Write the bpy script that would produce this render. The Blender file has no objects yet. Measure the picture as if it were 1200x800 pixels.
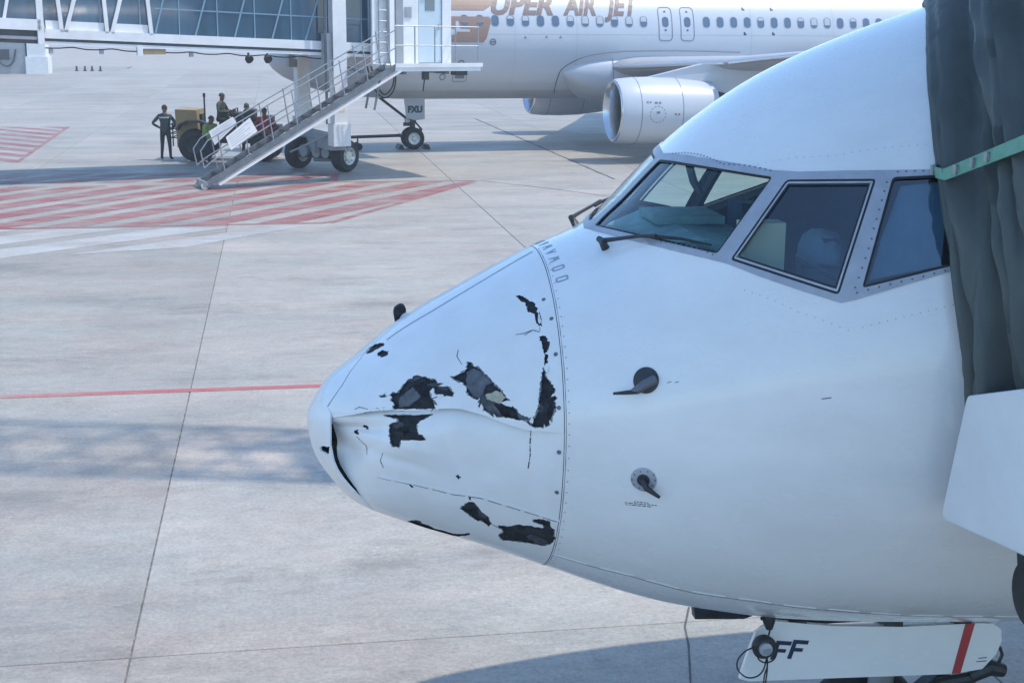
import bpy, bmesh, math, random
import numpy as np
from mathutils import Vector, Matrix
from mathutils.geometry import delaunay_2d_cdt

random.seed(7)
SC = bpy.context.scene
COL = SC.collection
R = math.radians
PI = math.pi

# ------------------------------------------------------------------ camera, sky, sun, exposure
CAM_H = 4.45
cam = bpy.data.cameras.new('camera')
cam.sensor_width = 36.0
cam.lens = 48.72
cam.clip_start = 0.05
cam.clip_end = 6000
camo = bpy.data.objects.new('camera', cam)
COL.objects.link(camo)
camo.matrix_world = Matrix.Translation((0, 0, CAM_H)) @ Matrix.Rotation(R(90 - 13.036), 4, 'X') @ Matrix.Rotation(R(0.45), 4, 'Z')
SC.camera = camo

SUN_AZ, SUN_EL = 94.0, 63.0
world = bpy.data.worlds.new('World')
SC.world = world
world.use_nodes = True
wn = world.node_tree
sky = wn.nodes.new('ShaderNodeTexSky')
sky.sky_type = 'NISHITA'
sky.sun_disc = False
sky.sun_elevation = R(SUN_EL)
sky.sun_rotation = R(SUN_AZ)
sky.air_density = 1.0
sky.dust_density = 0.5
sky.ozone_density = 2.2
tint = wn.nodes.new('ShaderNodeMix'); tint.data_type = 'RGBA'; tint.blend_type = 'MULTIPLY'
tint.inputs[0].default_value = 1.0
tint.inputs[7].default_value = (.88, 1.02, 1.07, 1)          # the clear, slightly cyan sky of the photograph
wn.links.new(sky.outputs[0], tint.inputs[6])
wn.links.new(tint.outputs[2], wn.nodes['Background'].inputs[0])
wn.nodes['Background'].inputs[1].default_value = 0.15

sl = bpy.data.lights.new('sun', 'SUN')
sl.energy = 2.0
sl.angle = R(0.8)
sl.color = (1.0, 0.91, 0.78)
so = bpy.data.objects.new('sun', sl)
COL.objects.link(so)
so.rotation_euler = (R(90 - SUN_EL), 0, R(180 - SUN_AZ))

SC.view_settings.view_transform = 'Standard'
SC.view_settings.look = 'None'
SC.view_settings.exposure = 0.98
SC.view_settings.gamma = 1.0

# ------------------------------------------------------------------ helpers
def lerp(a, b, t):
    return a + (b - a) * t

class MB:
    """Collects shapes and links them as one mesh object."""
    def __init__(self):
        self.v = []; self.f = []; self.m = []
    def add(self, vs, fs, mi=0):
        o = len(self.v)
        self.v += [tuple(p) for p in vs]
        self.f += [tuple(i + o for i in f) for f in fs]
        self.m += [mi] * len(fs)
        return self
    def box(self, lo, hi, rot=0, at=None, mi=0):
        (x0, y0, z0), (x1, y1, z1) = lo, hi
        vs = [(x0,y0,z0),(x1,y0,z0),(x1,y1,z0),(x0,y1,z0),(x0,y0,z1),(x1,y0,z1),(x1,y1,z1),(x0,y1,z1)]
        if rot:
            c, s = math.cos(rot), math.sin(rot); ax, ay = at or (0, 0)
            vs = [(ax + (x-ax)*c - (y-ay)*s, ay + (x-ax)*s + (y-ay)*c, z) for x, y, z in vs]
        return self.add(vs, [(0,3,2,1),(4,5,6,7),(0,1,5,4),(1,2,6,5),(2,3,7,6),(3,0,4,7)], mi)
    def bar(self, a, b, w, h=None, up=(0,0,1), mi=0):
        """rectangular bar from a to b"""
        h = h or w
        a, b = Vector(a), Vector(b); d = (b - a).normalized()
        u = Vector(up)
        if abs(d.dot(u)) > .98: u = Vector((1, 0, 0))
        s = d.cross(u).normalized() * w / 2; t = s.cross(d).normalized() * h / 2
        vs = [a-s-t, a+s-t, a+s+t, a-s+t, b-s-t, b+s-t, b+s+t, b-s+t]
        return self.add(vs, [(0,3,2,1),(4,5,6,7),(0,1,5,4),(1,2,6,5),(2,3,7,6),(3,0,4,7)], mi)
    def tube(self, pts, r, n=8, cap=True, mi=0):
        pts = [Vector(p) for p in pts]; k = len(pts)
        rs = r if isinstance(r, (list, tuple)) else [r] * k
        vs = []; prev = None
        for i, p in enumerate(pts):
            d = (pts[min(i+1, k-1)] - pts[max(i-1, 0)]).normalized()
            if prev is None:
                u = Vector((0,0,1)) if abs(d.z) < .9 else Vector((1,0,0))
                s = d.cross(u).normalized()
            else:
                s = (prev - d * prev.dot(d)).normalized()
            prev = s; t = d.cross(s)
            for j in range(n):
                a = 2*PI*j/n
                vs.append(p + (s*math.cos(a) + t*math.sin(a)) * rs[i])
        fs = [(i*n+j, i*n+(j+1)%n, (i+1)*n+(j+1)%n, (i+1)*n+j) for i in range(k-1) for j in range(n)]
        if cap:
            fs += [tuple(range(n-1, -1, -1)), tuple((k-1)*n + j for j in range(n))]
        return self.add(vs, fs, mi)
    def lathe(self, c, axis, prof, n=24, mi=0, closed=False):
        """prof: list of (distance along axis, radius)"""
        c = Vector(c); d = Vector(axis).normalized()
        u = Vector((0,0,1)) if abs(d.z) < .9 else Vector((1,0,0))
        s = d.cross(u).normalized(); t = d.cross(s)
        vs = [c + d*h + (s*math.cos(2*PI*j/n) + t*math.sin(2*PI*j/n))*r for h, r in prof for j in range(n)]
        k = len(prof)
        fs = [(i*n+j, i*n+(j+1)%n, (i+1)*n+(j+1)%n, (i+1)*n+j) for i in range(k-1) for j in range(n)]
        if closed:
            fs += [((k-1)*n+j, (k-1)*n+(j+1)%n, (j+1)%n, j) for j in range(n)]
        return self.add(vs, fs, mi)
    def prism(self, poly, a, b, axes, mi=0):
        """poly in 2D; axes maps (u, v, w) to xyz; w from a to b"""
        n = len(poly)
        vs = [axes(u, v, a) for u, v in poly] + [axes(u, v, b) for u, v in poly]
        fs = [tuple(range(n-1, -1, -1)), tuple(range(n, 2*n))] + [(i, (i+1) % n, n+(i+1) % n, n+i) for i in range(n)]
        return self.add(vs, fs, mi)
    def sheet(self, poly, z, mi=0):
        n = len(poly)
        return self.add([(x, y, z) for x, y in poly], [tuple(range(n))], mi)
    def build(self, name, mat, parent=None, smooth=None, recalc=True):
        me = bpy.data.meshes.new(name)
        me.from_pydata(self.v, [], self.f)
        if recalc:
            bm = bmesh.new(); bm.from_mesh(me)
            bmesh.ops.recalc_face_normals(bm, faces=bm.faces)
            bm.to_mesh(me); bm.free()
        mats = mat if isinstance(mat, (list, tuple)) else [mat]
        for m in mats: me.materials.append(m)
        if len(mats) > 1:
            me.polygons.foreach_set('material_index', self.m)
        if smooth:
            me.polygons.foreach_set('use_smooth', [True]*len(me.polygons))
            me.set_sharp_from_angle(angle=R(smooth))
        me.update()
        return link(name, me, parent)

def link(name, me, parent=None):
    o = bpy.data.objects.new(name, me)
    COL.objects.link(o)
    if parent is not None: o.parent = parent
    return o

def tag(o, label=None, cat=None, group=None, kind=None):
    if label: o['label'] = label
    if cat: o['category'] = cat
    if group: o['group'] = group
    if kind: o['kind'] = kind
    return o

def thing(name, label, cat, loc=(0,0,0), rotz=0, group=None):
    o = bpy.data.objects.new(name, None)
    o.empty_display_size = .3
    COL.objects.link(o)
    o.location = loc; o.rotation_euler = (0, 0, rotz)
    return tag(o, label, cat, group)

def copy_child(src, parent, offset=(0,0,0), rot=None):
    c = src.copy(); COL.objects.link(c); c.parent = parent
    c.location = Vector(src.location) + Vector(offset)
    if rot is not None: c.rotation_euler = rot
    return c

# ------------------------------------------------------------------ materials
def mat(name, col, rough=.5, metal=0., coat=0., var=0., vscale=3., bump=0., bscale=40., spec=.5, stretch=None, dirt=None):
    m = bpy.data.materials.new(name); m.use_nodes = True
    nt = m.node_tree; N = nt.nodes; L = nt.links
    b = N['Principled BSDF']
    b.inputs['Base Color'].default_value = (*col, 1)
    b.inputs['Roughness'].default_value = rough
    b.inputs['Metallic'].default_value = metal
    b.inputs['Specular IOR Level'].default_value = spec
    if coat:
        b.inputs['Coat Weight'].default_value = coat
        b.inputs['Coat Roughness'].default_value = .06
    tc = N.new('ShaderNodeTexCoord')
    src = tc.outputs['Object']
    if stretch:
        mp = N.new('ShaderNodeMapping'); mp.inputs['Scale'].default_value = stretch
        L.new(src, mp.inputs[0]); src = mp.outputs[0]
    if var or dirt:
        nz = N.new('ShaderNodeTexNoise'); nz.inputs['Scale'].default_value = vscale; nz.inputs['Detail'].default_value = 6
        nz.inputs['Roughness'].default_value = .65
        L.new(src, nz.inputs['Vector'])
        mx = N.new('ShaderNodeMix'); mx.data_type = 'RGBA'
        lo = dirt or tuple(c*(1-var) for c in col); hi = col if dirt else tuple(min(1, c*(1+var)) for c in col)
        mx.inputs[6].default_value = (*lo, 1); mx.inputs[7].default_value = (*hi, 1)
        rp = N.new('ShaderNodeMapRange'); rp.inputs[1].default_value = .3; rp.inputs[2].default_value = .62 if dirt else .7
        L.new(nz.outputs[0], rp.inputs[0]); L.new(rp.outputs[0], mx.inputs[0])
        L.new(mx.outputs[2], b.inputs['Base Color'])
        rr = N.new('ShaderNodeMapRange'); rr.inputs[3].default_value = min(1, rough*1.25); rr.inputs[4].default_value = rough*.85
        L.new(nz.outputs[0], rr.inputs[0]); L.new(rr.outputs[0], b.inputs['Roughness'])
    if bump:
        n2 = N.new('ShaderNodeTexNoise'); n2.inputs['Scale'].default_value = bscale; n2.inputs['Detail'].default_value = 4
        L.new(src, n2.inputs['Vector'])
        bp = N.new('ShaderNodeBump'); bp.inputs['Strength'].default_value = bump; bp.inputs['Distance'].default_value = .01
        L.new(n2.outputs[0], bp.inputs['Height']); L.new(bp.outputs[0], b.inputs['Normal'])
    return m

def glass_mat(name, tint, mirror=.06, rough=.01):
    m = bpy.data.materials.new(name); m.use_nodes = True
    nt = m.node_tree; N = nt.nodes; L = nt.links
    N.remove(N['Principled BSDF'])
    tr = N.new('ShaderNodeBsdfTransparent'); tr.inputs[0].default_value = (*tint, 1)
    gl = N.new('ShaderNodeBsdfGlossy'); gl.inputs['Roughness'].default_value = rough
    gl.inputs[0].default_value = (.9, .95, 1, 1)
    lw = N.new('ShaderNodeLayerWeight'); lw.inputs[0].default_value = .5
    pw = N.new('ShaderNodeMath'); pw.operation = 'POWER'; pw.inputs[1].default_value = 4.5; L.new(lw.outputs['Facing'], pw.inputs[0])
    ad = N.new('ShaderNodeMath'); ad.operation = 'ADD'; ad.inputs[1].default_value = mirror; ad.use_clamp = True
    L.new(pw.outputs[0], ad.inputs[0])
    mx = N.new('ShaderNodeMixShader'); L.new(ad.outputs[0], mx.inputs[0])
    L.new(tr.outputs[0], mx.inputs[1]); L.new(gl.outputs[0], mx.inputs[2])
    L.new(mx.outputs[0], N['Material Output'].inputs[0])
    return m

def concrete_mat(name, base=(.368,.341,.302), paint=None, wear=.5, pscale=1.5):
    """apron concrete in world coordinates: brushed streaks along the stand axis, blotches, tyre grime; optional worn paint"""
    m = bpy.data.materials.new(name); m.use_nodes = True
    nt = m.node_tree; N = nt.nodes; L = nt.links
    b = N['Principled BSDF']; b.inputs['Specular IOR Level'].default_value = .55
    ge = N.new('ShaderNodeNewGeometry')
    mp = N.new('ShaderNodeMapping'); mp.inputs['Rotation'].default_value = (0, 0, R(-9.6))
    L.new(ge.outputs['Position'], mp.inputs[0])
    def noise(scale, sx=1, sy=1, detail=6, rough=.6):
        q = N.new('ShaderNodeMapping'); q.inputs['Scale'].default_value = (sx, sy, 1)
        L.new(mp.outputs[0], q.inputs[0])
        n = N.new('ShaderNodeTexNoise'); n.inputs['Scale'].default_value = scale; n.inputs['Detail'].default_value = detail
        n.inputs['Roughness'].default_value = rough
        L.new(q.outputs[0], n.inputs['Vector']); return n.outputs[0]
    def rng(src, a, c, lo, hi):
        r = N.new('ShaderNodeMapRange'); r.inputs[1].default_value = a; r.inputs[2].default_value = c
        r.inputs[3].default_value = lo; r.inputs[4].default_value = hi; L.new(src, r.inputs[0]); return r.outputs[0]
    def mul(a, c):
        x = N.new('ShaderNodeMath'); x.operation = 'MULTIPLY'; L.new(a, x.inputs[0])
        if isinstance(c, (int, float)): x.inputs[1].default_value = c
        else: L.new(c, x.inputs[1])
        return x.outputs[0]
    blot = rng(noise(.35, 1, 1.6, 8, .7), .3, .72, .78, 1.14)
    streak = rng(noise(1.2, .2, 2.4, 7, .75), .32, .68, .95, 1.04)
    stain = mul(rng(noise(.55, .5, 1.3, 7, .8), .52, .70, 1., .66), rng(noise(1.9, .7, 1.2, 8, .85), .56, .72, 1., .76))
    grain = rng(noise(26, 1, 1, 9, .95), .38, .62, .68, 1.27)
    grain2 = rng(noise(5, .9, 1.2, 8, .9), .35, .65, .83, 1.14)
    oi = N.new('ShaderNodeObjectInfo')
    tone = rng(oi.outputs['Random'], 0, 1, .89, 1.07)
    f = mul(mul(mul(mul(mul(blot, streak), stain), grain), tone), grain2)
    rgb = N.new('ShaderNodeMix'); rgb.data_type = 'RGBA'
    rgb.inputs[6].default_value = (base[0]*1.035, base[1]*.985, base[2]*.985, 1); rgb.inputs[7].default_value = (base[0]*.96, base[1]*1.015, base[2]*1.04, 1)
    L.new(rng(noise(.5, .7, 1.2, 6, .7), .36, .64, 0, 1), rgb.inputs[0])
    col = N.new('ShaderNodeVectorMath'); col.operation = 'SCALE'
    L.new(rgb.outputs[2], col.inputs[0]); L.new(f, col.inputs['Scale'])
    out = col.outputs[0]
    if paint:
        pm = N.new('ShaderNodeMix'); pm.data_type = 'RGBA'
        w = rng(noise(pscale, .4, 1.2, 8, .75), .5 - wear*.35, .75 - wear*.12, 0, 1)
        pc = N.new('ShaderNodeVectorMath'); pc.operation = 'SCALE'; pc.inputs[0].default_value = paint
        L.new(mul(streak, grain), pc.inputs['Scale'])
        L.new(w, pm.inputs[0]); L.new(pc.outputs[0], pm.inputs[6]); L.new(out, pm.inputs[7]); out = pm.outputs[2]
    L.new(out, b.inputs['Base Color'])
    L.new(rng(noise(.8, .4, 1.4, 5), .3, .7, .46, .72), b.inputs['Roughness'])
    bp = N.new('ShaderNodeBump'); bp.inputs['Strength'].default_value = .35; bp.inputs['Distance'].default_value = .006
    L.new(noise(40, 1, 1, 6, .75), bp.inputs['Height']); L.new(bp.outputs[0], b.inputs['Normal'])
    return m

M = {}
M['concrete'] = concrete_mat('concrete')
M['red_paint'] = concrete_mat('worn_red_paint', paint=(.27,.058,.060), wear=.33)
M['red_line'] = concrete_mat('red_line_paint', paint=(.42,.11,.11), wear=.22)
M['pale_paint'] = concrete_mat('worn_white_paint', paint=(.47,.49,.51), wear=.72)
M['white_patch'] = concrete_mat('pale_patch_tone', paint=(.44,.44,.45), wear=.8)  # pale tone of the small patches on the hatching
M['dark_sealant'] = mat('joint_sealant', (.26,.25,.24), .8, vscale=7, dirt=(.035,.035,.038))
M['tar'] = mat('tar_stain', (.10,.095,.095), .7, var=.3, vscale=6)
M['water'] = mat('puddle_water', (.10,.10,.105), .04, spec=.6)
M['white'] = mat('white_aircraft_paint', (.83,.83,.825), .26, coat=.6, var=.06, vscale=2.2, stretch=(.6,1,1.4))
M['white_nose'] = mat('white_radome_paint', (.81,.81,.805), .36, coat=.35, var=.045, vscale=5)
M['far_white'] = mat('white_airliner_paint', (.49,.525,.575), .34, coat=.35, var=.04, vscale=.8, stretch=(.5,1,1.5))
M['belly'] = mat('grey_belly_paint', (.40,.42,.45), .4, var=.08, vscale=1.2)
M['frame_grey'] = mat('grey_window_frame', (.40,.42,.47), .42, .2, var=.12, vscale=9)
M['rivet'] = mat('dark_fastener', (.16,.17,.19), .5, .4)
M['stair_grey'] = mat('worn_stair_paint', (.16,.18,.195), .55, .3, var=.25, vscale=4)
M['rubber'] = mat('black_rubber', (.018,.02,.022), .55, var=.25, vscale=14)
M['tyre'] = mat('tyre_rubber', (.022,.024,.027), .75, var=.3, vscale=9, bump=.3, bscale=60)
M['silver'] = mat('bare_aluminium', (.78,.79,.80), .28, .9)
M['sash'] = mat('dull_sash_metal', (.46,.48,.50), .45, .5, var=.15, vscale=12)
M['panel_blue'] = mat('blue_window_panel', (.10,.145,.21), .6, var=.3, vscale=3, stretch=(1,1,.3))
M['steel'] = mat('galvanised_steel', (.31,.34,.36), .42, .55, var=.15, vscale=6)
M['hub'] = mat('wheel_hub_metal', (.62,.62,.58), .38, .4, var=.2, vscale=8)
M['dark_metal'] = mat('dark_metal', (.055,.06,.066), .5, .5, var=.25, vscale=8)
M['core'] = mat('exposed_dark_laminate', (.036,.039,.046), .8, vscale=17, bump=1., bscale=80, stretch=(1,1,1.6), dirt=(.012,.015,.021))
M['primer'] = mat('grey_primer_edge', (.27,.29,.30), .7, vscale=30, dirt=(.09,.10,.11), bump=.4, bscale=90)
M['core_dark'] = mat('charred_ply', (.012,.014,.018), .85, var=.5, vscale=30, bump=.8, bscale=80)
M['grey_dark'] = mat('dark_grey_ply', (.060,.066,.078), .75, var=.5, vscale=24, bump=.7, bscale=70)
M['grey_ply'] = mat('grey_delaminated_ply', (.105,.115,.135), .7, var=.35, vscale=22, bump=.5, bscale=60)
M['cream_ply'] = mat('cream_filler', (.42,.40,.31), .75, var=.2, vscale=40)
M['cockpit'] = mat('cockpit_lining', (.10,.13,.17), .8, var=.2, vscale=5)
M['glareshield'] = mat('glareshield_cover', (.25,.37,.37), .7, var=.25, vscale=8, bump=.2)
M['seat'] = mat('dark_seat_fabric', (.04,.065,.11), .9, var=.3, vscale=9)
M['cream'] = mat('cream_plastic', (.80,.68,.42), .5, var=.08)
M['cloth'] = mat('white_cloth', (.24,.29,.36), .85, var=.1, vscale=14, bump=.4, bscale=25)
M['glass'] = glass_mat('cockpit_glass', (.72,.86,.85), .05)
M['side_glass'] = glass_mat('side_window_glass', (.62,.80,.86), .105)
M['shade_glass'] = mat('shaded_side_glass', (.045,.07,.115), .03, spec=.7)
M['panel_line'] = mat('panel_line', (.16,.18,.21), .6)
M['panel_light'] = mat('light_seam', (.80,.81,.82), .4)
M['stencil'] = mat('grey_stencil', (.33,.38,.44), .6)
M['stencil_faint'] = mat('faint_skin_lap', (.56,.58,.61), .5)
M['navy'] = mat('navy_lettering', (.018,.03,.075), .45)
M['red_band'] = mat('red_band', (.42,.05,.055), .45, var=.1)
M['canopy'] = mat('canopy_fabric', (.078,.093,.090), .55, var=.16, vscale=4, bump=.35, bscale=14, stretch=(1,1,.35))
M['strap'] = mat('green_strap', (.17,.37,.27), .7, var=.12, vscale=20, bump=.5, bscale=160)
M['bridge_white'] = mat('bridge_white_paint', (.74,.74,.735), .45, var=.10, vscale=1.4, bump=.08, bscale=6)
M['bridge_grey'] = mat('bridge_grey_paint', (.30,.32,.34), .5, var=.12, vscale=2)
M['bridge_shade'] = mat('bridge_underside_shade', (.10,.105,.11), .7, var=.2)  # shade beneath the tunnel put into this dark tone
M['bridge_glass'] = mat('blue_tunnel_glass', (.030,.085,.135), .05, spec=.8, var=.55, vscale=.55, stretch=(1.3,1,.25))
M['glass_bar'] = mat('glazing_bar', (.17,.30,.38), .4)
M['door_blue'] = mat('pale_blue_door', (.50,.59,.64), .4, var=.04)
M['win_dark'] = mat('grey_door_glass', (.16,.20,.22), .1)
M['sign_white'] = mat('white_notice_board', (.80,.79,.77), .55, var=.06, vscale=7)
M['sign_print'] = mat('faint_grey_print', (.55,.55,.56), .6)
M['pax_glass'] = mat('cabin_window', (.10,.15,.22), .08, spec=.6)
M['tan'] = mat('tan_livery', (.29,.19,.15), .4, var=.06, vscale=1)
M['title'] = mat('bronze_grey_livery', (.19,.145,.135), .4, var=.04)
M['inlet'] = mat('engine_inlet_liner', (.12,.14,.16), .45, .2)
M['fan'] = mat('fan_blades', (.05,.055,.065), .4, .6)
M['lip'] = mat('polished_inlet_lip', (.62,.66,.70), .22, .85)
M['tan_body'] = mat('tan_vehicle_paint', (.34,.25,.12), .55, var=.15, vscale=3)
M['dark_green'] = mat('dark_green_cloth', (.045,.062,.050), .85, var=.25, vscale=9)
M['hivis'] = mat('hivis_yellow', (.24,.34,.10), .8)
M['reflective'] = mat('reflective_tape', (.55,.58,.58), .4)
M['uniform'] = mat('dark_slate_uniform', (.050,.072,.078), .85, var=.2, vscale=12)
M['trousers'] = mat('dark_trousers', (.030,.038,.048), .85, var=.2, vscale=12)
M['skin'] = mat('brown_skin', (.20,.105,.065), .6)
M['hair'] = mat('black_hair', (.010,.010,.011), .7)
M['shoe'] = mat('black_shoes', (.012,.012,.013), .5)
M['red_cloth'] = mat('red_cloth', (.34,.035,.045), .8)
M['yellow_grime'] = mat('oily_hub', (.30,.27,.19), .5, .3, var=.3)
M['far_ground'] = concrete_mat('far_concrete', base=(.41,.37,.325))

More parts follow.
